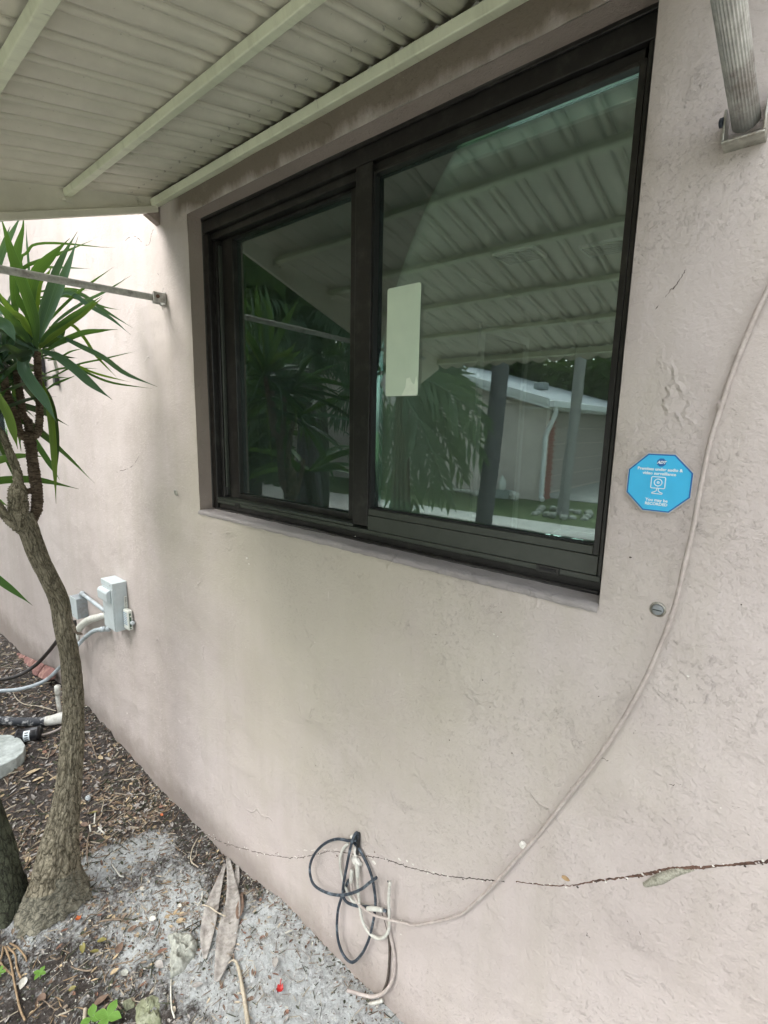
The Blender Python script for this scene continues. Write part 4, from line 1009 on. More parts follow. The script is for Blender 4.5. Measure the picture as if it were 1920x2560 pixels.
for k in range(8):
    th = R(-35 + 95 * k / 7); d = vv * math.cos(th) + Vector((0, 0, 1)).cross(u_).cross(u_) * 0 + ww * math.sin(th)
    rows.append((q.addv(ca_ + dcn * .36 + d * cr * 1.02), q.addv(ca_ + dcn * .62 + d * cr * 1.02)))
for a1, b1 in zip(rows, rows[1:]): q.face([a1[0], a1[1], b1[1], b1[0]])
q.build('sticker', M['sign_white'], cn, True)
q = MB()
for j in range(4):
    th = R(-20 + 20 * j); d = vv * math.cos(th) + ww * math.sin(th); th2 = th + R(9); d2 = vv * math.cos(th2) + ww * math.sin(th2)
    n_ = len(q.v)
    for (f1, dd1) in ((.42, d), (.56, d), (.56, d2), (.42, d2)): q.addv(ca_ + dcn * f1 + dd1 * cr * 1.035)
    q.face([n_, n_ + 1, n_ + 2, n_ + 3])
q.build('printed_lines', M['black_ink'], cn)
pipe([hpos(*z7(830, 1340), .01), hpos(*z7(760, 1390), .01), hpos(*z7(650, 1435), .01), hpos(*z7(545, 1460), .016)], .0045, 'cable_tan', 'thin pale tube running from the black canister towards the trunk', 'tube', 'thin_tube', n=24)
# concrete pad at the left edge
zp_ = gh(on_z(20, 1900, .05).x, on_z(20, 1900, .05).y) + .05
tops_ = [on_z(px, py, zp_) for (px, py) in ((-170, 1862), (-60, 1838), (25, 1836), (52, 1846), (63, 1862), (58, 1880), (40, 1895), (0, 1915), (-60, 1935), (-170, 1965))]
q = MB(); q.prism([tuple(p_) for p_ in tops_], (0, 0, -.065))
tag(q.build('concrete_pad', M['concrete'], None, False, bevel=.004), 'pale weathered concrete block at the left edge among the mulch', 'concrete block')

# red edging brick
eb2 = thing('edging_brick', 'red scalloped edging brick leaning against the wall base', 'brick', on_z(70, 1660, .04))
A0 = on_y(*z7(170, 455), YW - .05); A1 = on_y(*z7(665, 690), YW - .05)
for k in range(4):
    a = A0.lerp(A1, k / 4); b = A0.lerp(A1, (k + 1) / 4 - .012); q = MB()
    h = Vector((0, .045, .052))
    q.hexa([a + Vector((0, -.02, -.03)), b + Vector((0, -.02, -.03)), b + Vector((0, .03, -.03)), a + Vector((0, .03, -.03)), a, b, b + h * .75, a + h * .75])
    q.build('brick_lobe', M['brick'], eb2, bevel=.008)

# ------------------------------------------------------------------ far window beyond the yucca
fw = thing('far_window', 'dark far window on the same wall at the left edge of the photo', 'window', (-4.4, 0, FZ0))
for (lo, hi) in (((FX0 + .001, YW + .02, FZ0 + .001), (FX0 + .05, .05, FZ1 - .001)), ((FX1 - .05, YW + .02, FZ0 + .001), (FX1 - .001, .05, FZ1 - .001)), ((FX0 + .0505, YW + .02, FZ0 + .001), (FX1 - .0505, .05, FZ0 + .05)), ((FX0 + .0505, YW + .02, FZ1 - .05), (FX1 - .0505, .05, FZ1 - .001)), ((-4.5, YW + .022, FZ0 + .0505), (-4.46, .05, FZ1 - .0505))):
    MB().box(lo, hi).build('frame', M['bronze'], fw, bevel=.001)
MB().box((FX0 + .0505, .01, FZ0 + .0505), (FX1 - .0505, .016, FZ1 - .0505)).build('glass_pane', M['glass_dark'], fw)
# slim dark bracket and grey strip on the wall behind the leaves
def z3(x, y): return (60 + x / 9.217, 820 + y / 9.217)
p = on_y(*z3(480, 1000)); p2 = on_y(*z3(735, 1060))
sc_ = thing('wall_bracket', 'slim grey bracket with a black end on the wall behind the yucca leaves', 'bracket', p2)
q = MB(); a = on_y(*z3(640, 480), YW - .06); b = on_y(*z3(760, 1060), YW - .012); c = on_y(*z3(790, 1325), YW - .008)
q.hexa([b + Vector((-.016, 0, 0)), b + Vector((.016, 0, 0)), b + Vector((.016, .006, 0)), b + Vector((-.016, .006, 0)), a + Vector((-.016, 0, 0)), a + Vector((.016, 0, 0)), a + Vector((.016, .006, 0)), a + Vector((-.016, .006, 0))]); q.build('arm', M['alu'], sc_)
q = MB(); q.box((c.x - .035, YW - .02, c.z), (c.x - .001, YW - .002, b.z - .001)); q.build('foot', M['black_plastic'], sc_, bevel=.002)
q = MB(); c0_ = on_y(*z3(490, 1340), YW - .01); q.box((c0_.x - .03, YW - .04, c0_.z), (c0_.x, YW - .004, on_y(*z3(480, 640)).z)); tag(q.build('downspout', M['black_plastic'], None, bevel=.003), 'narrow black strip on the wall hidden by the yucca crown', 'wall strip')

# ------------------------------------------------------------------ small wall fittings
pl = on_y(1645, 1523); t = thing('wall_plug', 'round grey metal plug in the wall below the blue sticker', 'plug', pl)
AX = Matrix.Rotation(R(90), 3, 'X')
MB().lathe([(-.004, .0125), (.002, .0125), (.0045, .0105), (.0048, .0095), (.003, .0092)], (pl.x, YW + .001, pl.z), AX, 28).build('collar', M['alu'], t, True)
MB().lathe([(.0, .0088), (.0062, .0086), (.0072, .0065)], (pl.x, YW + .001, pl.z), AX, 24).build('screw_head', M['elec_dark'], t, True)
MB().box((pl.x - .0065, YW - .0068, pl.z - .0008), (pl.x + .0065, YW - .0060, pl.z + .0008)).build('slot', M['black_ink'], t)
ph = on_y(442, 1232); t = MB().tube([ph + Vector((.007 * math.cos(R(a)), -.004 - .002 * math.sin(R(a)), .010 * math.sin(R(a)))) for a in range(-70, 240, 30)], .0026, 8, 40).build('wall_hook', M['alu'], None, True)
tag(t, 'small bent metal hook on the wall left of the window sill', 'hook')
def ribbon_tube(pts, r, mat, y=YW, n=None, wob=0, name='crack', parent=None, sink=.5, seg=6):
    P = [on_y(px, py, y) for (px, py) in pts]
    Q = catmull(P, n or len(pts) * 14); 
    for k, p in enumerate(Q):
        p.x += wob * fr(Vector((k * .37, 1, 0)), 3); p.z += wob * fr(Vector((k * .37, 9, 0)), 3); p.y = wy(p.x, p.z) + .0004
    rr = r if hasattr(r, '__len__') else [r * (.5 + .9 * abs(fr(Vector((k * .8, 4, 0)), 2))) + r * .25 for k in range(len(Q))]
    return MB().tube(Q, rr, seg, len(Q), smooth=False, flat=(1, .45, 1)).build(name, mat, parent or wall, False)
def d(pts): return [(x * 1.1573, y * 1.1573) for x, y in pts]
ribbon_tube(d([(440, 1800), (470, 1815), (510, 1828), (560, 1842), (600, 1850), (640, 1853), (680, 1846), (710, 1840), (750, 1842), (800, 1850)]), .0016, M['crack'], wob=.004)
ribbon_tube(d([(800, 1850), (840, 1858), (880, 1872), (930, 1885), (980, 1895), (1040, 1900), (1090, 1906)]), .0018, M['crack'], wob=.003)
ribbon_tube(d([(1105, 1905), (1160, 1911), (1230, 1912), (1290, 1902), (1350, 1896), (1400, 1887), (1450, 1877), (1500, 1873), (1560, 1868), (1620, 1864), (1690, 1856)]), [.0012, .0018, .0014, .0022, .0020, .0030, .0040, .0032, .0018, .0030, .0022], M['crack_rust'], wob=.0022, seg=8)
for k in range(70):
    f = k / 70; cxp = 1280 + 640 * f; cyp = 2206 + 8 * math.sin(f * 5) - 46 * f ** 1.3; flake(cxp, cyp + random.uniform(-7, 9), random.uniform(.0015, .0035), random.choice(['chip', 'crack_rust', 'crack', 'wood_bit', 'chip']), seed=k) if False else None
ribbon_tube(d([(640, 1836), (690, 1836), (740, 1834), (800, 1844)]), .0012, M['chip'], wob=.003)
for pts, r, mt in (
    ([(1248, 1602), (1270, 1625), (1310, 1640), (1350, 1648), (1370, 1665), (1430, 1690), (1480, 1695), (1520, 1706), (1545, 1710), (1570, 1735), (1610, 1748), (1680, 1775)], .0006, 'crack'),
    ([(1395, 700), (1430, 650), (1465, 610), (1490, 570)], .0007, 'crack'), ([(1400, 720), (1430, 740), (1445, 775), (1455, 760)], .0008, 'wall'),
    ([(1400, 970), (1430, 930), (1450, 880), (1452, 840)], .0006, 'crack'), ([(1540, 1180), (1580, 1150), (1620, 1130), (1660, 1120)], .0013, 'wall'),
    ([(1560, 1175), (1600, 1160), (1640, 1165), (1680, 1150)], .0012, 'wall'), ([(1490, 1400), (1540, 1390), (1580, 1375), (1620, 1385)], .0012, 'wall'),
    ([(440, 1385), (500, 1420), (545, 1465), (580, 1490)], .0007, 'wall'), ([(950, 1400), (1040, 1450), (1110, 1470)], .0007, 'wall'),
    ([(210, 640), (230, 660), (205, 690)], .001, 'wall'), ([(270, 520), (290, 510), (320, 530), (330, 500), (345, 480)], .0011, 'crack'),
    ([(250, 1020), (280, 1010), (300, 985)], .001, 'crack'), ([(340, 590), (352, 620), (345, 650)], .0009, 'crack'),
    ([(1230, 1660), (1280, 1700), (1330, 1760), (1400, 1790)], .0007, 'wall'), ([(1575, 1590), (1600, 1575), (1640, 1600)], .001, 'wall'),
    ([(1380, 2010), (1400, 2060), (1440, 2120)], .0005, 'crack'), ([(1545, 1500), (1590, 1530), (1600, 1560)], .0009, 'wall')):
    ribbon_tube(d(pts), r * (1.6 if mt == 'wall' else 1.2), M[mt], wob=.003)
# plaster flakes and chips along the crack
def flake(px, py, sz, mat, name='paint_chip', seed=0):
    c = on_y(px, py); rnd = random.Random(seed + int(px)); k = 7
    poly = [(c.x + sz * rnd.uniform(.5, 1) * math.cos(2 * math.pi * i / k), wy(c.x, c.z) - .0004, c.z + .75 * sz * rnd.uniform(.5, 1) * math.sin(2 * math.pi * i / k)) for i in range(k)]
    return MB().prism(poly[::-1], (0, -.0012, 0)).build(name, M[mat], wall)
for (x, y, s) in ((935, 2155, .0085), (1000, 2148, .006), (1018, 2152, .005), (1033, 2160, .004), (1085, 2180, .004), (1120, 2190, .003), (1005, 2300, .003), (1003, 2335, .003), (617, 1395, .006), (622, 1410, .004), (1235, 1585, .0028), (789, 1605, .0022), (1245, 1590, .0018), (318, 1783, .004), (890, 1340, .002)):
    flake(x, y, s, 'chip')
flake(1720, 1690 + 0, .003, 'chip'); flake(1415 * 1.0, 2194, .009, 'wood_bit', 'wood_sliver'); flake(1575, 820 * 1.7, .0025, 'crack')
for k in range(60):
    rnd = random.Random(k * 7 + 1); x = rnd.uniform(560, 1900); y = rnd.uniform(1500, 2500)
    if y > .98 * x + 1560: continue
    flake(x, y, rnd.uniform(.0008, .0016), rnd.choice(['chip', 'crack', 'wall', 'wall']), seed=k)
CK = d([(440, 1800), (510, 1828), (560, 1842), (640, 1853), (710, 1840), (800, 1850), (880, 1872), (980, 1895), (1105, 1905), (1230, 1912), (1350, 1896), (1450, 1877), (1560, 1868), (1690, 1856)])
rnd = random.Random(77)
for k in range(95):
    f = rnd.random() * (len(CK) - 1); i = int(f); a, b = CK[i], CK[min(i + 1, len(CK) - 1)]; f -= i
    flake(a[0] + (b[0] - a[0]) * f, a[1] + (b[1] - a[1]) * f + rnd.gauss(0, 3.5), rnd.uniform(.0012, .0034), rnd.choice(['chip', 'crack', 'crack_rust', 'chip', 'wall']), seed=k)
# pebbly strip caught in the crack
q = MB(); a = on_y(1612, 2212); b = on_y(1690, 2178); c = on_y(1735, 2172)
q.tube([a, a.lerp(b, .5) + Vector((0, -.003, .0015)), b, c], [.0035, .0075, .0065, .002], 20, 60, disp=lambda p, th, L, r: .0014 * abs(math.sin(p.x * 1400) * math.sin(p.z * 1500 + th * 3)) + .0007 * fr(p * 400, 2))
tag(q.build('foam_strip', M['foam'], None, True), 'pebbly grey strip stuck under the rusty wall crack at lower right', 'foam strip')

# ------------------------------------------------------------------ cables
def z8(x, y): return (740 + x / 4.253, 2040 + y / 4.253)
def cable(pts, r, mat, label, depth, n=None, name='cable', seg=10):
    P = [on_y(p[0], p[1], YW - (dd_ if hasattr(depth, '__len__') else depth)) for p, dd_ in zip(pts, depth if hasattr(depth, '__len__') else [depth] * len(pts))]
    t = MB().tube(P, r, seg, n or len(pts) * 10).build(name, M[mat], None, True); tag(t, label, 'cable'); return t
main = d([(1700, 560), (1659, 625), (1630, 685), (1605, 745), (1580, 810), (1557, 880), (1535, 950), (1520, 1020), (1508, 1080), (1495, 1150), (1478, 1220), (1460, 1300), (1432, 1380), (1392, 1470), (1342, 1560), (1285, 1645), (1225, 1722), (1165, 1800), (1110, 1862), (1065, 1912), (1020, 1955), (985, 1980)]) + [z8(1276, 1160), z8(1150, 1140), z8(980, 1100), z8(830, 1055), z8(740, 1000), z8(660, 930), z8(610, 830), z8(585, 720), z8(585, 600)]
mc = cable(main, .0035, 'cable_tan', 'long wall coloured cable hanging in a big curve at the right side of the wall', [.008, .009, .009, .007, .006, .007, .010, .013, .015, .016, .017, .018, .018, .018, .017, .016, .013, .008, .010, .012, .012] + [.012, .012, .016, .02, .024, .024, .02, .016, .012, .012], 260)
MB().tube([on_y(*z8(585, 700), YW - .012), on_y(*z8(590, 640), YW - .012), on_y(*z8(595, 575), YW - .012)], [.0058, .0062, .0055], 12, 16).build('connector', M['cable_white'], None, True).parent = mc
cl = on_y(*d([(1130, 1826)])[0], YW - .006)
MB().blob(cl, (.0085, .005, .008), 2, .45, 2.5, 3).build('clip_putty', M['chip'], None).parent = mc
cl = on_y(1802, 1010, YW - .007); MB().blob(cl, (.0055, .005, .007), 2, .3, 2, 5).build('clip_putty', M['cable_tan'], None).parent = mc
cable([z8(640, 260), z8(560, 262), z8(440, 245), z8(320, 285), z8(215, 380), z8(155, 500), z8(150, 620), z8(190, 730), z8(290, 800), z8(430, 840), z8(560, 830), z8(690, 780), z8(780, 710), z8(855, 655)], .0040, 'cable_blue', 'blue black cable looped into a left facing ring below the window', [.012, .016, .02, .022, .024, .024, .024, .026, .028, .03, .03, .028, .028, .026], 120)
cable([z8(665, 300), z8(650, 180), z8(610, 230), z8(570, 380), z8(535, 560), z8(505, 720), z8(500, 840), z8(540, 915), z8(640, 955), z8(760, 965), z8(860, 985), z8(960, 1010)], .0040, 'cable_blue', 'blue black cable bent down and right through the bundle', [.004, .012, .02, .022, .022, .02, .018, .018, .018, .016, .016, .014], 110)
cable([z8(600, 270), z8(650, 320), z8(710, 420), z8(770, 540), z8(810, 660), z8(835, 800), z8(845, 930), z8(830, 1070), z8(800, 1220), z8(760, 1350), z8(690, 1480), z8(600, 1555), z8(520, 1500), z8(460, 1370), z8(435, 1200), z8(445, 1010), z8(480, 880), z8(520, 780), z8(560, 680)], .0040, 'cable_blue', 'blue black cable hanging as the longest loop of the bundle', [.006, .010, .010, .012, .012, .012, .012, .014, .016, .018, .02, .022, .024, .024, .022, .02, .014, .01, .01], 150)
cable([z8(670, 170), z8(668, 240), z8(660, 320), z8(650, 400)], .0045, 'cable_black', 'short black cable stub coming out of the hole above the bundle', [.002, .008, .010, .008], 30)
wc = cable([z8(655, 520), z8(655, 640), z8(660, 780), z8(675, 920), z8(700, 1090), z8(760, 1220), z8(850, 1295), z8(930, 1290), z8(985, 1210), z8(990, 1060), z8(985, 880), z8(1000, 700)], .0042, 'cable_white', 'white cable hanging in a loop with one cut end pointing up', [.012, .014, .016, .018, .018, .018, .018, .018, .018, .018, .022, .026], 120)
MB().tube([on_y(*z8(652, 500), YW - .012), on_y(*z8(655, 580), YW - .013), on_y(*z8(655, 655), YW - .014)], [.0065, .0068, .0055], 12, 14).build('connector', M['cable_white'], None, True).parent = wc
MB().tube([on_y(*z8(760, 985), YW - .020), on_y(*z8(830, 985), YW - .021), on_y(*z8(915, 1000), YW - .02)], [.0055, .0062, .0055], 12, 12).build('connector', M['cable_white'], None, True).parent = wc
cable([z8(560, 290), z8(500, 350), z8(470, 460), z8(480, 590), z8(510, 710), z8(550, 810), z8(600, 900), z8(700, 950), z8(860, 975)], .0040, 'cable_white', 'pale cable curving round the left of the junction lump', [.004, .008, .01, .01, .012, .012, .012, .012, .012], 80)
sp_ = MB(); sp_.blob(on_y(*z8(640, 480), YW - .009), (.018, .007, .012), 3, .35, 2, 8); sp_.tube([on_y(*z8(630, 330), YW - .008), on_y(*z8(635, 420), YW - .008)], .006, 10, 8); sp_.blob(on_y(*z8(600, 225), YW - .006), (.008, .005, .007), 2, .3, 2, 2)
tag(sp_.build('cable_splitter', M['chip'], None, True), 'paint caked splitter holding the cable bundle to the wall', 'splitter')
g2 = M['cable_tan']
cable([z8(930, 1010), z8(960, 1100), z8(985, 1200), z8(1015, 1320), z8(1045, 1500), z8(1045, 1650), z8(1010, 1780), z8(930, 1880), z8(820, 1920), z8(700, 1900), z8(600, 1870), z8(540, 1855)], .0046, 'cable_tan', 'tan cable dropping from the bundle to the ground, the outer of two', [.008, .007, .006, .006, .007, .008, .01, .014, .022, .035, .05, .06], 110)
cable([z8(920, 1020), z8(955, 1130), z8(985, 1260), z8(995, 1420), z8(990, 1600), z8(970, 1750), z8(930, 1860)], .0035, 'crack', 'dark thin cable dropping to the ground just inside the tan one', [.005, .005, .005, .005, .006, .008, .01], 70)
cable([z8(920, 1960), z8(850, 1985), z8(740, 2000), z8(640, 1985)], .0048, 'cable_white', 'short white cable stub on the sandy soil at the wall foot', [.012, .02, .035, .05], 40)
hl = on_y(*z8(990, 688)); MB().lathe([(0, .0032), (.0006, .0030)], (hl.x, YW - .0008 - .003, hl.z), AX, 10).build('drill_hole', M['black_ink'], wall)
MB().lathe([(0, .009), (.0006, .0085)], (on_y(*z8(665, 230)).x, YW - .0038, on_y(*z8(665, 230)).z), AX, 12).build('drill_hole', M['black_ink'], wall)

# ------------------------------------------------------------------ things lying on the bed
def gpos(px, py):
    p = on_z(px, py, .05)
    for _ in range(5): p = on_z(px, py, ghn(p.x, p.y))
    return p
def ground_strap(pts, width, mat, label, cat='leaf', lift=.006, name='dead_leaf', curl=.35, n=20, smax=.4, group=None):
    Q = catmull([gpos(*p) for p in pts], n); q = MB(); rows = []
    for i, c in enumerate(Q):
        t = (Q[min(i + 1, n - 1)] - Q[max(i - 1, 0)]); t.z = 0; t.normalize(); s = Vector((-t.y, t.x, 0)); f = i / (n - 1)
        wd = width / 2 * (.16 + .84 * math.sin(math.pi * min(1, (f * .92 + .04)) ** smax if False else math.pi * (f ** 1.5 * .94 + .03)))
        z = c.z + lift
        row = []
        for k in (-1, -.55, 0, .55, 1):
            row.append(q.addv(c + s * wd * k + Vector((0, 0, lift + curl * wd * (abs(k) ** 1.5) + .002 * fr(c * 60 + Vector((k * 3, 0, 0)), 2)))))
        rows.append(row)
    for a, b in zip(rows, rows[1:]):
        for k in range(4): q.face([a[k], a[k + 1], b[k + 1], b[k]])
    o = q.build(name, M[mat], None, True); tag(o, label, cat, group)
    md = o.modifiers.new('t', 'SOLIDIFY'); md.thickness = .0012; return o
def z6(x, y): return (x / 2.37, 2100 + y / 2.37)
ground_strap([z6(1350, 110), z6(1370, 250), z6(1380, 400), z6(1350, 560), z6(1330, 690), z6(1285, 850)], .064, 'dead_leaf', 'largest grey dead strap leaf lying by the wall beside the rock')
ground_strap([z6(1335, 150), z6(1300, 260), z6(1260, 400), z6(1230, 560), z6(1215, 715)], .048, 'dead_leaf', 'second grey dead strap leaf between the rock and the largest one')
ground_strap([z6(1410, 110), z6(1405, 220), z6(1395, 330)], .020, 'dead_leaf', 'narrow grey dead leaf behind the large one at the wall foot')
ground_strap([z6(1435, 320), z6(1425, 400), z6(1410, 480)], .026, 'brown_leaf', 'brown curled leaf right of the large grey dead leaf')
def rock(px, py, poly, h, mat, label, cat='rock'):
    Pg = [gpos(*p) for p in poly]; c = sum(Pg, Vector()) / len(Pg); q = MB(); k = len(Pg); rings = []
    bm = bmesh.new(); NR = 64; import itertools
    def outline(a):
        f = a * k; i = int(f) % k; t = f - int(f); return Pg[i].lerp(Pg[(i + 1) % k], t)
    R_ = 14
    for r in range(R_ + 1):
        rr = r / R_; ring = []
        for a in range(NR):
            p = outline(a / NR); v = c.lerp(p, (1 - (1 - rr) ** 1.0)); z = h * (1 - rr ** 3.5) ** .6
            v = Vector((v.x, v.y, v.z)); nz = fr(v * 38, 5); nz2 = fr(v * 110, 3)
            v.z += z * (1 + .6 * nz) + .006 * nz2 * (1 - rr) - .006
            v.x += .003 * nz * (rr > .6); v.y += .003 * nz2
            ring.append(q.addv(v))
        rings.append(ring)
    for a, b in zip(rings, rings[1:]):
        for i in range(NR): q.face([a[i], b[i], b[(i + 1) % NR], a[(i + 1) % NR]])
    o = q.build('rock', M[mat], None, True); tag(o, label, cat); return o
rock(0, 0, [z6(990, 560), z6(1060, 545), z6(1140, 555), z6(1180, 610), z6(1160, 690), z6(1110, 760), z6(1010, 830), z6(1000, 740), z6(1010, 650)][::-1], .024, 'rock', 'triangular pale coral rock beside the grey dead leaves')
rock(0, 0, [z6(830, 930), z6(900, 905), z6(975, 950), z6(950, 1010), z6(960, 1100), z6(800, 1100), z6(790, 1000)][::-1], .011, 'rock_green', 'mossy green and grey rock at the bottom edge of the photo')
rock(0, 0, [z6(715, 960), z6(800, 920), z6(810, 990), z6(740, 1020)][::-1], .012, 'rock_green', 'small flat mossy stone left of the mossy green rock')
# stalks and twigs
def twig(pts, r, mat, label, cat='twig', name='twig', lift=.003, group=None):
    P = [gpos(*p) + Vector((0, 0, lift)) for p in pts]
    return tag(MB().tube(P, r, 7, len(pts) * 8, disp=lambda p, th, L, rr: rr * .25 * fr(p * 120, 2)).build(name, M[mat], None, True), label, cat, group)
twig([z6(1350, 745), z6(1385, 725), z6(1410, 760), z6(1435, 880), z6(1455, 1000), z6(1470, 1110)], [.002, .0035, .0045, .0055, .006, .006], 'twig_pale', 'bent pale stalk running to the bottom edge below the dead leaves', 'stalk', 'dry_stalk', .008)
twig([z6(1015, 830), z6(1012, 900), z6(1018, 1000), z6(1035, 1060)], .0022, 'pale_chip', 'thin pale stick pointing down from the coral rock')
twig([z6(1170, 0), z6(1140, 60), z6(1132, 130), z6(1175, 170)], .0022, 'twig_pale', 'forked white rootlet near the wall above the dead leaves', lift=.006)
twig([z6(1135, 130), z6(1160, 100), z6(1165, 70)], .0018, 'twig_pale', 'short side fork of the white rootlet near the wall', lift=.006)
twig([z6(665, 155), z6(690, 190), z6(712, 220), z6(735, 226)], .0024, 'pale_chip', 'curved white sliver on the soil right of the trunk base', lift=.006)
twig([z6(1200, 320), z6(1195, 360), z6(1170, 400)], .0025, 'pale_chip', 'short white sliver left of the dead strap leaves', lift=.006)
twig([z6(1200, 420), z6(1240, 430), z6(1290, 465), z6(1340, 490)], .0022, 'twig_pale', 'thin pale tendril lying across the dead strap leaves', lift=.024)
twig([z6(520, 0), z6(518, 80), z6(517, 165)], [.002, .003, .001], 'twig', 'thin dry blade standing right of the yucca trunk', lift=.012)
twig([z6(300, 700), z6(500, 780), z6(700, 740), z6(900, 700), z6(980, 660)], .0022, 'twig', 'long thin twig across the soil below the trunk', lift=.004)
twig([z6(590, 490), z6(650, 480), z6(735, 477)], .0032, 'twig', 'short brown twig right of the orange petal', lift=.004)
twig([z6(640, 920), z6(690, 980), z6(740, 1030)], .002, 'twig', 'short twig beside the small mossy stone', lift=.004)
twig([z6(505, 1010), z6(503, 1050), z6(500, 1110)], .005, 'twig_pale', 'stubby pale stalk at the bottom edge left of the mossy stones', lift=.006)
twig([z6(85, 80), z6(120, 20), z6(160, -60)], .0028, 'twig', 'brown stick lying on the mulch left of the trunk', lift=.01)
twig([z7(165, 900), z7(215, 1000), z7(320, 1080), z7(520, 1110), z7(740, 1170)], .0026, 'twig_pale', 'long bent pale twig on the mulch above the painted pipe', lift=.012)
twig([z7(1190, 1540), z7(1230, 1650), z7(1280, 1790)], .0026, 'twig', 'straight brown twig on dark soil right of the trunk', lift=.008)
twig([z7(1120, 1530), z7(1180, 1600), z7(1240, 1640)], .002, 'twig', 'short brown twig crossing the straight one right of the trunk', lift=.008)
for k, pts in enumerate(([(30, 640), (60, 720), (80, 820), (95, 900), (120, 1010), (150, 1080)], [(45, 640), (90, 690), (100, 760), (125, 830)], [(60, 620), (110, 650), (150, 700), (160, 730)], [(0, 730), (30, 770), (75, 810)], [(20, 640), (10, 700), (-20, 760)])):
    twig([z6(*p) for p in pts], .0028, 'root', ('longest yellow root running down from the left trunk', 'wavy yellow root right of the longest one', 'short yellow root nearest the moss on the trunk base', 'thin root curling at the left edge', 'root leaving the photo at the left edge')[k], 'root', 'surface_root', .006)
# fallen leaves that stand out
def flat_leaf(px, py, ln, wd, ang, mat, label, cat='leaf', name='fallen_leaf', group=None, curl=.3, lift=.006):
    c = gpos(px, py); q = MB(); n = 9; rows = []
    tilt = Matrix.Rotation(random.uniform(-.25, .25), 3, 'X') @ Matrix.Rotation(random.uniform(-.25, .25), 3, 'Y'); rz_ = Matrix.Rotation(ang, 3, 'Z')
    for i in range(n):
        f = i / (n - 1); w2 = wd / 2 * (math.sin(math.pi * min(.999, f ** .8)) ** .8 + .02); row = []
        for k in (-1, -.5, 0, .5, 1):
            p = Vector(((f - .5) * ln, k * w2, curl * w2 * k * k + .12 * ln * (f - .5) ** 2)); row.append(q.addv(c + rz_ @ tilt @ p + Vector((0, 0, lift))))
        rows.append(row)
    for a, b in zip(rows, rows[1:]):
        for k in range(4): q.face([a[k], b[k], b[k + 1], a[k + 1]])
    o = q.build(name, M[mat], None, True); tag(o, label, cat, group); return o
random.seed(11)
FL = [(z6(785, 535), .030, .016, 1.7, 'brown_leaf', 'brown triangular leaf above the coral rock'), (z6(707, 650), .034, .022, 2.2, 'brown_leaf', 'rounded brown leaf left of the coral rock'),
      (z6(962, 665), .030, .012, 1.2, 'rust_leaf', 'narrow rusty leaf touching the left side of the coral rock'), (z6(1072, 490), .032, .022, .9, 'tan_leaf', 'cream crumpled leaf just above the coral rock'),
      (z6(490, 650), .034, .016, -.3, 'olive_leaf', 'olive leaf left of the withered seedling'), (z6(605, 605), .030, .020, .8, 'olive_leaf', 'upper olive leaf of the withered seedling'), (z6(565, 670), .030, .014, 1.0, 'olive_leaf', 'lower olive leaf of the withered seedling'),
      (z6(250, 945), .034, .020, .3, 'brown_leaf', 'orange brown leaf below the green seedling'), (z6(170, 125), .028, .018, .5, 'tan_leaf', 'yellowish leaf on the mulch between the two trunks'),
      (z6(945, 750), .034, .02, .2, 'dead_leaf', 'grey brown leaf below the coral rock edge'), (z6(680, 790), .026, .018, 1.2, 'tan_leaf', 'tan leaf halfway between seedling and rock'), (z6(430, 890), .02, .014, 1.1, 'olive_leaf', 'yellow green leaf scrap near the bottom left'),
      (z6(600, 960), .04, .022, 1.4, 'brown_leaf', 'dark brown leaf left of the small mossy stone'), (z6(135, 860), .035, .02, -.6, 'pale_chip', 'white torn leaf scrap at the lower left'), (z6(740, 800), .03, .018, .6, 'rock', 'pale grey flake below the tan leaf'),
      (z6(1170, 870), .03, .014, 1.0, 'dead_leaf', 'grey leaf scrap below the coral rock point'), (z6(1630, 735), .03, .018, -.8, 'dead_leaf', 'bluish grey leaf on the pale sand'),
      (z7(1205, 1720), .03, .014, .1, 'brown_leaf', 'curled brown leaf right of the trunk at mid height'), (z7(1325, 1775), .03, .018, .3, 'tan_leaf', 'cream leaf with orange tip right of the trunk'), (z7(590, 1700), .030, .016, .2, 'rust_leaf', 'orange leaf on the dark soil left of the trunk'),
      (z7(440, 1960), .06, .026, 1.3, 'tan_leaf', 'large yellow leaf on the mulch left of the trunk'), (z7(500, 2060), .045, .02, 1.2, 'tan_leaf', 'yellow leaf just below the large yellow one'), (z7(255, 1930), .05, .026, .6, 'brown_leaf', 'orange brown leaf by the concrete pad'),
      ((403, 2060 - 40), .02, .012, .8, 'rust_leaf', 'small orange leaf near the wall foot'), ((405, 2040), .015, .01, .2, 'orange', 'small orange seed near the wall foot'), ((232, 2035), .04, .018, .9, 'olive_leaf', 'yellow green leaf right of the trunk'), ((213, 2065), .04, .018, .5, 'brown_leaf', 'orange brown leaf beside the trunk above the white sticks')]
for p, ln, wd, ang, mt, lb in FL: flat_leaf(p[0], p[1], ln, wd, ang, mt, lb)
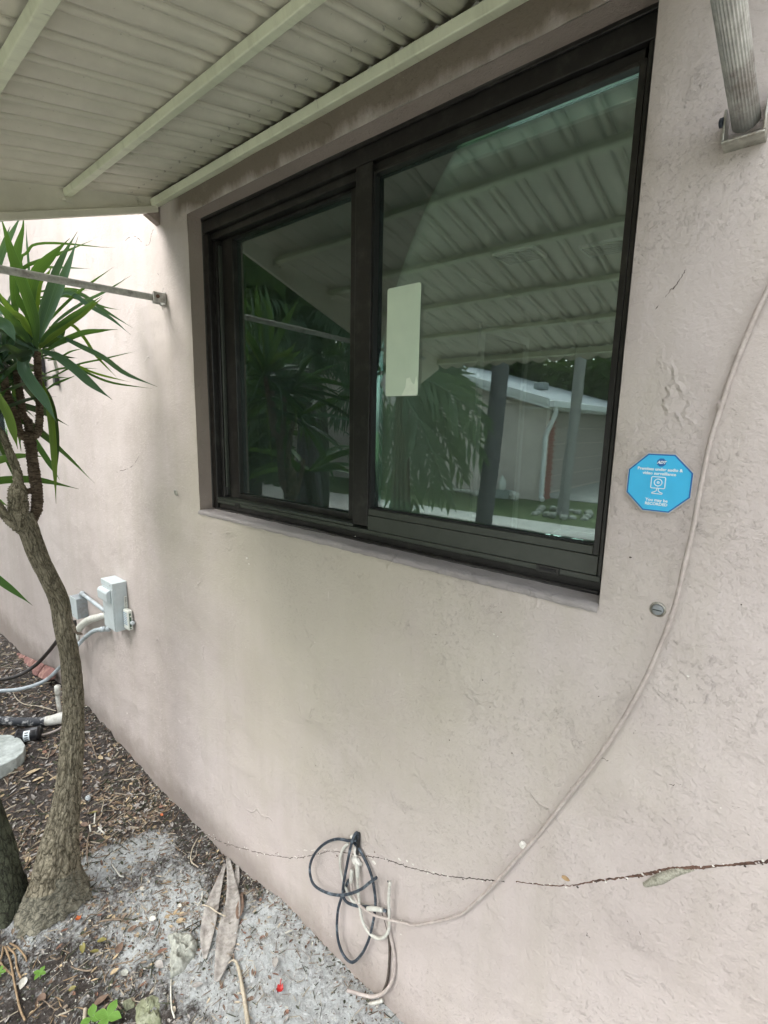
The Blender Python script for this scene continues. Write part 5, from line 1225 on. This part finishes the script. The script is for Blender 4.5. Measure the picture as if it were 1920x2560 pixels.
# red and orange petals
def petal(px, py, s, mat, label):
    c = gpos(px, py); t = thing('flower_petal', label, 'petal', c)
    for k in range(5):
        a = k * 1.3 + .4; dr_ = Vector((math.cos(a), math.sin(a), .3)); sd_ = Vector((-math.sin(a), math.cos(a), 0)); q = MB(); rows = []
        for i in range(6):
            f = i / 5; w2 = s * .38 * math.sin(math.pi * min(.97, f * .85 + .1)); row = [q.addv(c + dr_ * s * f * .7 + sd_ * w2 * u + Vector((0, 0, .005 + .3 * s * f * f + .12 * s * fr(Vector((k, f * 4, u * 2)), 2)))) for u in (-1, 0, 1)]; rows.append(row)
        for a1, b1 in zip(rows, rows[1:]):
            for u in range(2): q.face([a1[u], a1[u + 1], b1[u + 1], b1[u]])
        q.build('petal_lobe', M[mat], t, True)
petal(700, 2478, .016, 'red', 'crumpled red flower petal on the pale sand near the wall')
petal(196, 2301, .013, 'orange', 'small orange flower petal at the foot of the yucca trunk')
# red petal's stem
c = gpos(704, 2462); o_ = [x for x in C.objects if x.name == 'flower_petal'][0]
MB().tube([gpos(700, 2470) + Vector((0, 0, .008)), gpos(703, 2456) + Vector((0, 0, .012))], .0016, 6, 6).build('stem', M['red'], o_, True)
def seedling(px, py, s, label, nl=4, h=.02):
    c = gpos(px, py); t = thing('seedling', label, 'seedling', c)
    MB().tube([c, c + Vector((.002, 0, h))], .0012, 6, 6).build('stem', M['sprout'], t, True)
    for k in range(nl):
        a = k * 2 * math.pi / nl + .6; dr_ = Vector((math.cos(a), math.sin(a), .25)); sd_ = Vector((-math.sin(a), math.cos(a), 0)); q = MB(); rows = []
        for i in range(7):
            f = i / 6; w2 = s * .33 * math.sin(math.pi * min(.98, f + .02)); row = [q.addv(c + Vector((.002, 0, h)) + dr_ * s * f + sd_ * w2 * u + Vector((0, 0, .25 * w2 * abs(u) - .15 * s * f * f))) for u in (-1, 0, 1)]; rows.append((row, f))
        for a1, b1 in zip(rows, rows[1:]):
            for u in range(2): q.face([a1[0][u], a1[0][u + 1], b1[0][u + 1], b1[0][u]], [(u / 2, a1[1] * .9), ((u + 1) / 2, a1[1] * .9), ((u + 1) / 2, b1[1] * .9), (u / 2, b1[1] * .9)])
        q.build('leaf', M['sprout'], t, True)
seedling(*z6(238, 820), .020, 'small bright green seedling at the lower left', 4)
seedling(*z6(5, 810), .018, 'tiny seedling cut by the left edge of the photo', 3)
seedling(*z6(545, 1085), .034, 'green seedling at the bottom edge left of the mossy rock', 3)
seedling(*z6(640, 1080), .04, 'larger glossy green seedling at the bottom edge', 4)
# white sticks and scraps right of the trunk
for k, (a, b, wd, lb) in enumerate((((238, 2035), (236, 2062), .003, 'upright white plastic sliver right of the trunk'), ((246, 2072), (262, 2088), .003, 'lower white sliver right of the trunk'), ((243, 2084), (256, 2072), .003, 'white sliver crossing the lower one'), ((224, 2066), (227, 2082), .003, 'short pale sliver beside the trunk'), (z6(1690, 560), z6(1730, 545), .003, 'pale sliver pair on the sand near the wall'),)):
    twig([a, ((a[0] + b[0]) / 2, (a[1] + b[1]) / 2), b], wd, 'pale_chip', lb, 'scrap', 'plastic_scrap', .006)
flat_leaf(*z6(905, 473), .026, .016, .5, 'pale_chip', 'square white scrap above and left of the coral rock', 'scrap', 'paper_scrap', curl=0)
flat_leaf(*z6(845, 297), .022, .016, .2, 'pale_chip', 'cream chip on the soil halfway to the wall', 'scrap', 'paper_scrap', curl=0)
flat_leaf(*z6(1065, 397), .02, .012, .1, 'pale_chip', 'white chip above the cream crumpled leaf', 'scrap', 'paper_scrap', curl=0)
# grey tag with a ring (seen beside the trunk)
c = gpos(220, 1998); tg = thing('metal_tag', 'small grey round tag with a pale ring right of the trunk', 'tag', c)
MB().blob(c + Vector((0, 0, .006)), (.017, .011, .006), 3, .05).build('disc', M['elec_dark'], tg, True)
MB().tube([c + Vector((.006 * math.cos(R(a)), .0045 * math.sin(R(a)), .0128)) for a in range(0, 361, 30)], .0011, 6, 40).build('ring', M['sign_white'], tg, True)

# litter nobody could count: chips, leaf scraps, gravel, grit, fine rootlets
def scatter(name, n, region, mat, size, flat, seed, cat_label=None, stick=False, thr=None):
    rnd = random.Random(seed); q = MB(); made = 0
    for _ in range(n * 3):
        if made >= n: break
        x, y = region(rnd)
        if thr and not thr(x, y, rnd): continue
        if (x - BX) ** 2 + (y - BY) ** 2 < .008: continue
        made += 1; s = rnd.uniform(*size); z = ghn(x, y); a = rnd.uniform(0, 6.28)
        ca, sa = math.cos(a), math.sin(a); tx_, ty_ = rnd.uniform(-.35, .35), rnd.uniform(-.35, .35)
        L_ = s * (rnd.uniform(2.5, 5) if stick else rnd.uniform(1, 2.1)); W_ = s * (.22 if stick else rnd.uniform(.4, .75)); H_ = s * flat
        k = len(q.v)
        def pt(u, v, h): return q.addv((x + ca * u - sa * v, y + sa * u + ca * v, z + h + tx_ * u + ty_ * v + .001))
        if stick or flat > .3:
            for u, v in ((-L_, -W_ * .6), (L_ * .8, -W_), (L_, W_ * .7), (-L_ * .7, W_)): pt(u / 2, v / 2, -H_ * .3)
            for u, v in ((-L_ * .7, -W_ * .5), (L_ * .6, -W_ * .6), (L_ * .6, W_ * .5), (-L_ * .5, W_ * .6)): pt(u / 2, v / 2, H_)
            for f in ((4, 5, 6, 7), (0, 1, 5, 4), (1, 2, 6, 5), (2, 3, 7, 6), (3, 0, 4, 7)): q.face([k + i for i in f])
        else:
            pt(-L_ / 2, 0, 0); pt(-L_ * .15, -W_ / 2, H_); pt(L_ * .2, -W_ * .45, H_ * .8); pt(L_ / 2, 0, rnd.uniform(0, 2) * H_); pt(L_ * .15, W_ * .5, H_ * 1.3); pt(-L_ * .2, W_ * .45, H_); pt(0, 0, -H_ * .2)
            for i in range(6): q.face([k + 6, k + i, k + (i + 1) % 6])
        q.mi[-5:] = [0] * 5
        mm = rnd.randrange(len(mat))
        cnt = 5 if (stick or flat > .3) else 6
        for i in range(1, cnt + 1): q.mi[-i] = mm
    return tag(q.build(name, [M[a] for a in mat]), kind='stuff')
reg_far = lambda r: (-1.9 - 3.4 * r.random() ** 1.2, YW - .01 - r.random() * 1.1)
reg_mid = lambda r: (r.uniform(-2.3, -1.25), YW - .01 - r.random() * .85)
reg_near = lambda r: (r.uniform(-1.75, -.6), YW - .004 - r.random() * .6)
dens = lambda x, y, r: r.random() < .25 + .9 * max(0, fr(Vector((x * 4, y * 4, 5)), 3) + .3)
scatter('mulch_chips', 9000, reg_far, ['brown_leaf', 'twig', 'brown_leaf', 'bark_dark', 'dead_leaf', 'tan_leaf', 'twig', 'dead_leaf'], (.008, .022), .12, 1)
scatter('mulch_sticks', 1300, reg_far, ['twig', 'bark_dark', 'twig_pale'], (.010, .022), .2, 2, stick=True)
scatter('leaf_litter', 900, reg_mid, ['brown_leaf', 'twig', 'bark_dark', 'dead_leaf', 'dead_leaf', 'tan_leaf', 'twig'], (.006, .018), .15, 3, thr=dens)
scatter('fine_twigs', 900, reg_mid, ['twig', 'bark_dark', 'twig_pale', 'root'], (.006, .016), .15, 4, stick=True, thr=dens)
scatter('gravel', 2600, reg_mid, ['rock', 'bark_dark', 'crack', 'pale_chip', 'twig'], (.002, .006), .5, 5)
scatter('grit', 3200, reg_near, ['rock', 'bark_dark', 'crack', 'pale_chip', 'dead_leaf', 'pale_chip'], (.0014, .0045), .5, 6)
scatter('leaf_scraps', 800, reg_near, ['brown_leaf', 'twig', 'dead_leaf', 'twig_pale', 'rust_leaf', 'dead_leaf', 'bark_dark'], (.004, .014), .15, 7, thr=dens)
scatter('rootlets', 1100, reg_near, ['twig', 'twig_pale', 'dead_leaf', 'bark_dark'], (.004, .011), .15, 8, stick=True)
scatter('wall_foot_debris', 800, lambda r: (r.uniform(-3.2, -.7), YW - .002 - r.random() ** 2 * .05), ['brown_leaf', 'twig', 'dead_leaf', 'pale_chip', 'bark_dark'], (.003, .010), .3, 9)
#@@PART3

# ------------------------------------------------------------------ neighbour house across the drive (seen in the glass)
HY = -10.4; HX = -4.75
nh = thing('neighbour_house', 'beige single storey house with pale shingle roof reflected in the right pane', 'house', (-9, -14, 0))
eave = mir_y(1372, 1004, HY + .35); rk = mir_y(1150, 940, HY + .35)
rs = (rk.z - eave.z) / (rk.x - eave.x)          # roof slope in x (negative: climbs to the left)
def roofz(x): return eave.z + rs * (x - eave.x)
RX = -10.5
q = MB(); q.prism([(-16, HY, -.3), (HX, HY, -.3), (HX, HY, roofz(HX) - .1), (RX, HY, roofz(RX) - .1), (-16, HY, roofz(RX) - 1.2)], (0, -.2, 0)); q.build('gable_wall', M['neigh_wall'], nh)
q = MB(); q.box((HX - .2, -19, -.3), (HX - .6, HY - .21, 2.3)); 
q = MB(); q.box((HX - .55, -19, -.3), (HX - .40, HY - .21, roofz(HX) - .06)); q.build('garage_front', M['neigh_wall'], nh)
q = MB(); 
for k in range(5): q.box((HX - .399, -17.5, .05 + k * .42), (HX - .37, -11.4, .45 + k * .42))
q.build('garage_door', M['roll_door'], nh, bevel=.01)
# roof slab and shingles
ey = HY + .35; EX = eave.x
q = MB(); q.prism([(EX, ey, roofz(EX)), (RX, ey, roofz(RX)), (RX, ey, roofz(RX) + .05), (EX, ey, roofz(EX) + .05)], (0, -9.5, 0)); q.build('roof', M['shingle'], nh)
q = MB(); q.prism([(RX - .01, ey, roofz(RX)), (RX - 6, ey, roofz(RX) - 1.3), (RX - 6, ey, roofz(RX) - 1.25), (RX - .01, ey, roofz(RX) + .05)], (0, -9.5, 0)); q.build('roof', M['shingle'], nh)
q = MB(); q.prism([(EX + .02, ey + .03, roofz(EX) - .15), (RX, ey + .03, roofz(RX) - .15), (RX, ey + .03, roofz(RX) + .06), (EX + .02, ey + .03, roofz(EX) + .06)], (0, -.028, 0)); q.build('rake_board', M['white_paint'], nh)
q = MB(); q.prism([(EX + .02, ey + .05, roofz(EX) - .06), (RX, ey + .05, roofz(RX) - .06), (RX, ey + .05, roofz(RX) + .07), (EX + .02, ey + .05, roofz(EX) + .07)], (0, -.019, 0)); q.build('rake_trim', M['white_paint'], nh)
MB().box((EX + .005, ey - 9.4, roofz(EX) - .12), (EX + .14, ey - .0, roofz(EX) + .03)).build('gutter', M['white_paint'], nh, bevel=.015)
MB().box((HX - .35, ey - 9.4, roofz(EX) - .14), (EX, ey - .04, roofz(EX) - .121)).build('soffit', M['white_paint'], nh)
dz = roofz(EX)
MB().tube([(EX + .06, HY + .1, dz - .1), (EX + .05, HY + .08, dz - .3), (HX + .04, HY + .06, dz - .75), (HX + .03, HY + .06, dz - .9), (HX + .03, HY + .06, .2), (HX + .03, HY + .07, .10), (HX + .12, HY + .15, .04)], .055, 8, 60).build('downspout', M['white_paint'], nh)
bc = thing('brick_pier', 'red brick pier at the corner of the neighbour house reflected beside the white downspout', 'pier', (HX, HY - .3, 0))
MB().box((HX - .36, HY - .58, -.1), (HX - .012, HY - .012 - .22, roofz(HX) - .35)).build('mortar_core', M['mortar'], bc)
bmesh_ = {}
for nm, sz in (('s', (.17, .105)),): pass
def brickmesh(lx, ly):
    return MB().box((-lx / 2, -ly / 2, 0), (lx / 2, ly / 2, .058)).mesh('brick', M['house_brick'])
bm_side = brickmesh(.014, .165); 
nrow = int((roofz(HX) - .35 + .0) / .07)
for r in range(nrow):
    off = (r % 2) * .0875
    for k in range(3):
        y = HY - .23 - .0 - k * .175 - off + .06
        if y > HY - .23 or y < HY - .58: continue
        o = bpy.data.objects.new('brick', bm_side); C.objects.link(o); o.location = (HX - .005, y, r * .07); attach(o, bc)
# numbers on the garage fascia (mirror image in the glass)
for k, ch in enumerate('4251'):
    pass
text_y = HY - 1.6
cu = bpy.data.curves.new('t', 'FONT'); cu.body = '1524'; cu.size = .24; cu.align_x = 'CENTER'; cu.extrude = .01
o = bpy.data.objects.new('t', cu); C.objects.link(o); bpy.context.view_layer.update()
me = bpy.data.meshes.new_from_object(o.evaluated_get(bpy.context.evaluated_depsgraph_get())); bpy.data.objects.remove(o)
for v in me.vertices: v.co = Vector((HX - .385 + v.co.z, text_y - .9 + v.co.x, dz - .52 + v.co.y))
me.materials.clear(); me.materials.append(M['bronze']); o = bpy.data.objects.new('house_number', me); C.objects.link(o); attach(o, nh)
rv = mir_y(1402, 940, HY - 3); x_ = -6.3
q = MB(); q.box((x_, HY - 3, roofz(x_) + .02), (x_ + .3, HY - 2.6, roofz(x_) + .22)); q.build('roof_vent', M['elec_dark'], nh, bevel=.02)
pa = mir_z(1300, 1258); 
q = MB(); quad(q, (HX - .35, HY - .6, -.002), (-1.0, HY - .6, -.002), (-1.0, HY - 12, -.002), (HX - .35, HY - 12, -.002)); tag(q.build('garage_apron', M['drive']), kind='structure')
# bits stored against that house
for k, (px, py, ln) in enumerate(((1190, 1226, 1.6), (1235, 1233, .9))):
    p = mir_z(px, py); p.y = HY + .22 + .12 * k
    tag(MB().tube([(p.x - ln / 2, p.y, .05), (p.x + ln / 2, p.y + .05, .05)], .045, 10, 6).build('pipe', M['pvc'], None, True), ('long white pipe on the grass by the neighbour wall', 'shorter white pipe on the grass in front of the long one')[k], 'pipe')
p = mir_z(1290, 1238); p.y = HY + .35
q = MB(); q.box((p.x - .2, p.y - .1, 0), (p.x - .16, p.y + .1, .2)); q.box((p.x + .16, p.y - .1, 0), (p.x + .2, p.y + .1, .2)); q.box((p.x - .16, p.y - .1, 0), (p.x + .16, p.y - .07, .2)); q.box((p.x - .16, p.y + .07, 0), (p.x + .16, p.y + .1, .2)); q.box((p.x - .02, p.y - .07, 0), (p.x + .02, p.y + .07, .2))
tag(q.build('concrete_block', M['concrete']), 'grey hollow concrete block by the neighbour downspout', 'block')
q = MB().lathe([(0, .09), (.02, .1), (.22, .1), (.27, .05), (.33, .035), (.34, .035)], (p.x - .05, p.y - .05, .2), Matrix.Identity(3), 16); tag(q.build('plastic_jug', M['white_clear'], None, True), 'pale plastic jug standing on the concrete block', 'jug')
q = MB().blob((p.x + .32, p.y + .05, .09), (.13, .09, .11), 3, .35, 2, 3); tag(q.build('white_bag', M['pvc'], None, True), 'crumpled white bag right of the concrete block', 'bag')
q = MB().blob((p.x - .55, p.y + .1, .06), (.22, .12, .07), 3, .3, 2, 6); tag(q.build('white_bag', M['pvc'], None, True), 'flat white bundle left of the concrete block', 'bag')

# ------------------------------------------------------------------ palms in the yard
def palm(base, top, r, mat, label, n_fr=0, seed=0, crown_h=None):
    t = thing('palm_tree', label, 'palm', base)
    mid = Vector(base).lerp(Vector(top), .5) + Vector((.04, 0, 0))
    MB().tube([base, Vector(base) + (mid - Vector(base)) * .15, mid, top], [r * 1.25, r, r * .95, r * .9], 28, 160, disp=lambda p, th, L, rr: rr * (.03 * math.sin(L * 60) + .08 * fr(p * 5, 3))).build('trunk', M[mat], t, True)
    rnd = random.Random(seed); c = Vector(top)
    for k in range(n_fr):
        a = 2 * math.pi * k / n_fr + rnd.uniform(-.2, .2); up = rnd.uniform(.0, .9); L = rnd.uniform(1.5, 2.1)
        frond(c, a, up, L, t, rnd, 26)
    return t
def frond(c, a, up, L, par, rnd, nl=30, wl=.45, droop=1.0, mat='frond', lw=.018):
    d = Vector((math.cos(a), math.sin(a), 0)); q = MB(); pts = []
    for i in range(nl + 1):
        f = i / nl; pts.append(c + d * (L * f * (1 - .2 * f)) + Vector((0, 0, L * (up * f - droop * .95 * f * f))))
    q.tube(pts[::3] + [pts[-1]], [.012, .008, .003], 5, 16)
    for i in range(2, nl):
        f = i / nl; t = (pts[i + 1] - pts[i - 1]).normalized(); side = t.cross(Vector((0, 0, 1))).normalized()
        ll = wl * math.sin(math.pi * (f * .85 + .12)) * rnd.uniform(.8, 1.1)
        for s in (-1, 1):
            dirv = (side * s * .75 + t * .6 + Vector((0, 0, -.35 - .3 * rnd.random()))).normalized(); wv = dirv.cross(Vector((0, 0, 1))).normalized() * lw
            p0 = pts[i]; p1 = p0 + dirv * ll * .5; p2 = p0 + dirv * ll * .9 + Vector((0, 0, -ll * .22 * droop))
            k = len(q.v); [q.addv(x) for x in (p0 - wv * .3, p0 + wv * .3, p1 + wv, p1 - wv, p2)]
            q.face([k, k + 1, k + 2, k + 3], [(0, 0), (1, 0), (1, .5), (0, .5)]); q.face([k + 3, k + 2, k + 4], [(0, .5), (1, .5), (.5, .9)])
    return q.build('frond', M[mat], par, False)
b2 = mir_z(1405, 1286); tp = mir_y(1452, 850, b2.y + .2)
dtp = (tp - b2)
palm(b2, b2 + dtp * (5.2 / dtp.z) if dtp.z < 5 else tp, px_size(mir_y(1430, 1100, b2.y), 0) + .105, 'palm_bark', 'pale palm trunk ringed with stones reflected at the right of the window', 14, 3)
# ring of scalloped stones round it
ring = thing('tree_ring', 'ring of pale scalloped edging stones round the pale palm trunk', 'edging', b2)
for k in range(16):
    a = 2 * math.pi * k / 16; rk_ = .5 + .07 * math.sin(k * 2.3); p = b2 + Vector((rk_ * math.cos(a), rk_ * math.sin(a), -.03 + .03 * math.sin(k * 5.1)))
    MB().blob(p + Vector((0, 0, .05)), (.085, .07 + .02 * math.sin(k * 3), .06), 2, .4, 2, k).build('edging_stone', M['rock'], ring, True)
by1 = -5.0; pb = mir_y(1206, 1330, by1); pt_ = mir_y(1246, 900, by1)
sl = (pt_ - pb) / (pt_.z - pb.z); base = pb + sl * (0 - pb.z); top = pb + sl * (4.6 - pb.z)
palm(base, top, .115, 'palm_bark_dark', 'dark palm trunk reflected in the middle of the right pane', 16, 5)
# low palms with hanging fronds reflected at the left of the right pane and in the sash
def frondpx(px0, py0, px1, py1, y0, y1, par, rnd, sag=.12):
    a = mir_y(px0, py0, y0); b = mir_y(px1, py1, y1); d = b - a; nl = 17; q = MB()
    pts = [a + d * f + Vector((0, 0, sag * math.sin(math.pi * f))) for f in [i / nl for i in range(nl + 1)]]
    q.tube(pts[::3] + [pts[-1]], [.010, .006, .003], 5, 14)
    for i in range(3, nl):
        f = i / nl; t = (pts[i + 1] - pts[i - 1]).normalized(); side = t.cross(Vector((0, 1, .2))).normalized(); ll = .44 * math.sin(math.pi * (f * .8 + .15)) * rnd.uniform(.8, 1.1)
        for s in (-1, 1):
            dv = (side * s * .55 + t * .8 + Vector((rnd.uniform(-.1, .1), rnd.uniform(-.2, .2), -.25))).normalized(); wv = dv.cross(Vector((0, 1, 0))).normalized() * .024
            p0 = pts[i]; p1 = p0 + dv * ll * .5; p2 = p0 + dv * ll + Vector((0, 0, -.05))
            k = len(q.v); [q.addv(x) for x in (p0 - wv * .3, p0 + wv * .3, p1 + wv, p1 - wv, p2)]
            q.face([k, k + 1, k + 2, k + 3], [(0, 0), (1, 0), (1, .5), (0, .5)]); q.face([k + 3, k + 2, k + 4], [(0, .5), (1, .5), (.5, .9)])
    return q.build('frond', M['frond'], par)
rnd = random.Random(9)
pc = mir_y(1010, 930, -3.0)
lp = thing('palm_tree', 'low feathery palm with drooping fronds reflected beside the white label', 'palm', (pc.x, pc.y, 0))
for k in range(4):
    MB().tube([(pc.x - .15 + .1 * k, pc.y - .05 * k, -.02), (pc.x - .1 + .06 * k, pc.y, 1.0), (pc.x + .03 * k - .05, pc.y, pc.z - .1)], [.04, .032, .028], 10, 20).build('stem', M['frond'], lp, True)
for (x0, y0, x1, y1) in ((1000, 950, 1215, 1160), (1010, 960, 1165, 1210), (1000, 955, 1130, 1275), (1010, 940, 1228, 1080), (1005, 950, 1090, 1260), (990, 950, 1040, 1300), (980, 960, 985, 1290), (1000, 930, 1180, 1000), (960, 940, 940, 1240), (970, 930, 870, 1150), (960, 920, 820, 1060), (1000, 920, 1120, 950), (960, 920, 860, 900)):
    frondpx(x0 - 10, y0, x1, y1, -3.0, -3.0 + rnd.uniform(-.35, .45), lp, rnd)
pc2 = mir_y(760, 900, -3.4)
lp2 = thing('palm_tree', 'dense palm clump reflected in the left sash', 'palm', (pc2.x, pc2.y, 0))
for k in range(5):
    MB().tube([(pc2.x - .3 + .12 * k, pc2.y - .05 * k, -.02), (pc2.x - .2 + .1 * k, pc2.y, .9), (pc2.x - .1 + .05 * k, pc2.y, pc2.z)], [.05, .042, .035], 10, 20).build('stem', M['palm_bark_dark'], lp2, True)
for k in range(26):
    a = 2 * math.pi * k / 26 * 2.4; frond(Vector((pc2.x, pc2.y, pc2.z + rnd.uniform(-.2, .5))), a, rnd.uniform(.1, 1.0), rnd.uniform(1.0, 1.6), lp2, rnd, 22, .4, 1.0, 'frond', .016)

# ------------------------------------------------------------------ trees round the yard
def leaf_tree(x, y, h, cr, label, seed, mat='tree_leaf', n=6500, leaf=.20, low=.22):
    rnd = random.Random(seed); t = thing('broadleaf_tree', label, 'tree', (x, y, 0)); c = Vector((x, y, h * .62))
    MB().tube([(x, y, -.4), (x + .1, y, h * .25), (x, y + .1, h * .5), (x, y, h * .8)], [.22, .17, .12, .04], 12, 24, disp=rough_bark(.1)).build('trunk', M['bark_dark'], t, True)
    cl = []
    for k in range(15):
        a = rnd.uniform(0, 6.28); rr = cr * rnd.uniform(.2, .85); zz = h * rnd.uniform(low, .9); cl.append((Vector((x + rr * math.cos(a), y + rr * math.sin(a), zz)), cr * rnd.uniform(.28, .5)))
    for k in range(6):
        p, r = cl[k]; MB().tube([(x, y, h * .35), (Vector((x, y, h * .45)) + p) / 2, p], [.08, .05, .02], 7, 10).build('limb', M['bark_dark'], t, True)
    q = MB()
    for k in range(n):
        p, r = rnd.choice(cl); d = Vector((rnd.gauss(0, 1), rnd.gauss(0, 1), rnd.gauss(0, .8))).normalized() * r * rnd.uniform(.55, 1.08); c0 = p + d
        u = Vector((rnd.gauss(0, 1), rnd.gauss(0, 1), rnd.gauss(0, .6))).normalized(); w_ = u.orthogonal().normalized(); s = leaf * rnd.uniform(.6, 1.3)
        i = len(q.v); [q.addv(v) for v in (c0 - u * s, c0 + w_ * s * .45, c0 + u * s, c0 - w_ * s * .45)]; q.face([i, i + 1, i + 2, i + 3], [(.5, 0), (1, .4), (.5, .9), (0, .4)])
    q.build('crown', M[mat], t)
LT = [(-13.5, -7.0, 7.5, 3.2, 'dense tree at the left end of the reflected lawn', 'tree_leaf'), (-18, -11, 9, 4, 'tall tree behind the tree at the left end of the lawn', 'tree_leaf'), (-11, -21, 9, 4.5, 'tall tree rising behind the neighbour roof ridge', 'tree_leaf'), (-4, -24, 8.5, 4.2, 'light green tree behind the neighbour roof at the right', 'tree_leaf2'),
      (3, -23, 9, 4.5, 'broad tree far right beyond the garage apron', 'tree_leaf'), (-8, -22, 6.5, 4.0, 'dense low tree behind the middle of the neighbour roof', 'tree_leaf'), (-1, -25, 6.5, 4.4, 'dense low tree behind the right end of the neighbour roof', 'tree_leaf'), (-14, -24, 7, 4.4, 'dense low tree behind the left end of the neighbour roof', 'tree_leaf2'), (-19, -19, 10, 5, 'large tree far behind the house at the left', 'tree_leaf'), (-24, -4, 9, 4.5, 'tree standing far along the wall line at the left', 'tree_leaf'), (9, -17, 8, 4, 'tree beyond the drive to the right', 'tree_leaf2'), (-5.6, -3.9, 6.2, 2.1, 'leafy tree close to the wall end whose crown shades the left part of the wall', 'tree_leaf'), (-9.6, -5.6, 4.6, 1.7, 'small bushy tree beside the drive left of the low palms', 'tree_leaf')]
for k, (x, y, h, cr, lb, mt) in enumerate(LT): leaf_tree(x, y, h, cr, lb, 20 + k, mt, low=.5 if 'shades' in lb else (.12 if 'small bushy' in lb or k == 0 else .2))
hd = MB(); rnd = random.Random(5)
hedge = thing('hedge', 'long dark hedge closing the yard behind the reflected lawn', 'hedge', (-17, -15, 0))
for k in range(9000):
    s = rnd.random(); c0 = Vector((-26 + 15 * s + rnd.gauss(0, .35), -9 - 8 * s + rnd.gauss(0, .5), 2.8 * rnd.random() ** .7)); u = Vector((rnd.gauss(0, 1), rnd.gauss(0, 1), rnd.gauss(0, .6))).normalized(); w_ = u.orthogonal().normalized(); ss = .16 * rnd.uniform(.6, 1.3)
    i = len(hd.v); [hd.addv(v) for v in (c0 - u * ss, c0 + w_ * ss * .45, c0 + u * ss, c0 - w_ * ss * .45)]; hd.face([i, i + 1, i + 2, i + 3], [(.5, 0), (1, .4), (.5, .9), (0, .4)])
hd.build('foliage', M['tree_leaf'], hedge)
bpy.context.view_layer.update()
GROUPS = {'fallen_leaf': 'fallen leaves on the planting bed', 'dead_leaf': 'grey dead strap leaves by the wall', 'twig': 'twigs on the planting bed', 'surface_root': 'yellow roots at the lower left', 'broadleaf_tree': 'trees round the yard',
          'palm_tree': 'palms in the yard', 'yucca_tree': 'yucca stems by the wall', 'cable': 'cables on the wall', 'conduit': 'conduits by the disconnect box', 'seedling': 'green seedlings', 'plastic_scrap': 'pale slivers on the soil',
          'paper_scrap': 'pale chips on the soil', 'rock': 'rocks on the bed', 'flower_petal': 'fallen petals', 'ceiling_vent': 'ceiling vents in the room', 'pipe': 'pipes by the neighbour wall', 'white_bag': 'bags by the neighbour wall'}
for o in C.objects:
    if o.parent is None and o.get('label'):
        gname = GROUPS.get(o.name.split('.')[0])
        if gname and not o.get('group'): o['group'] = gname
bpy.context.view_layer.update()
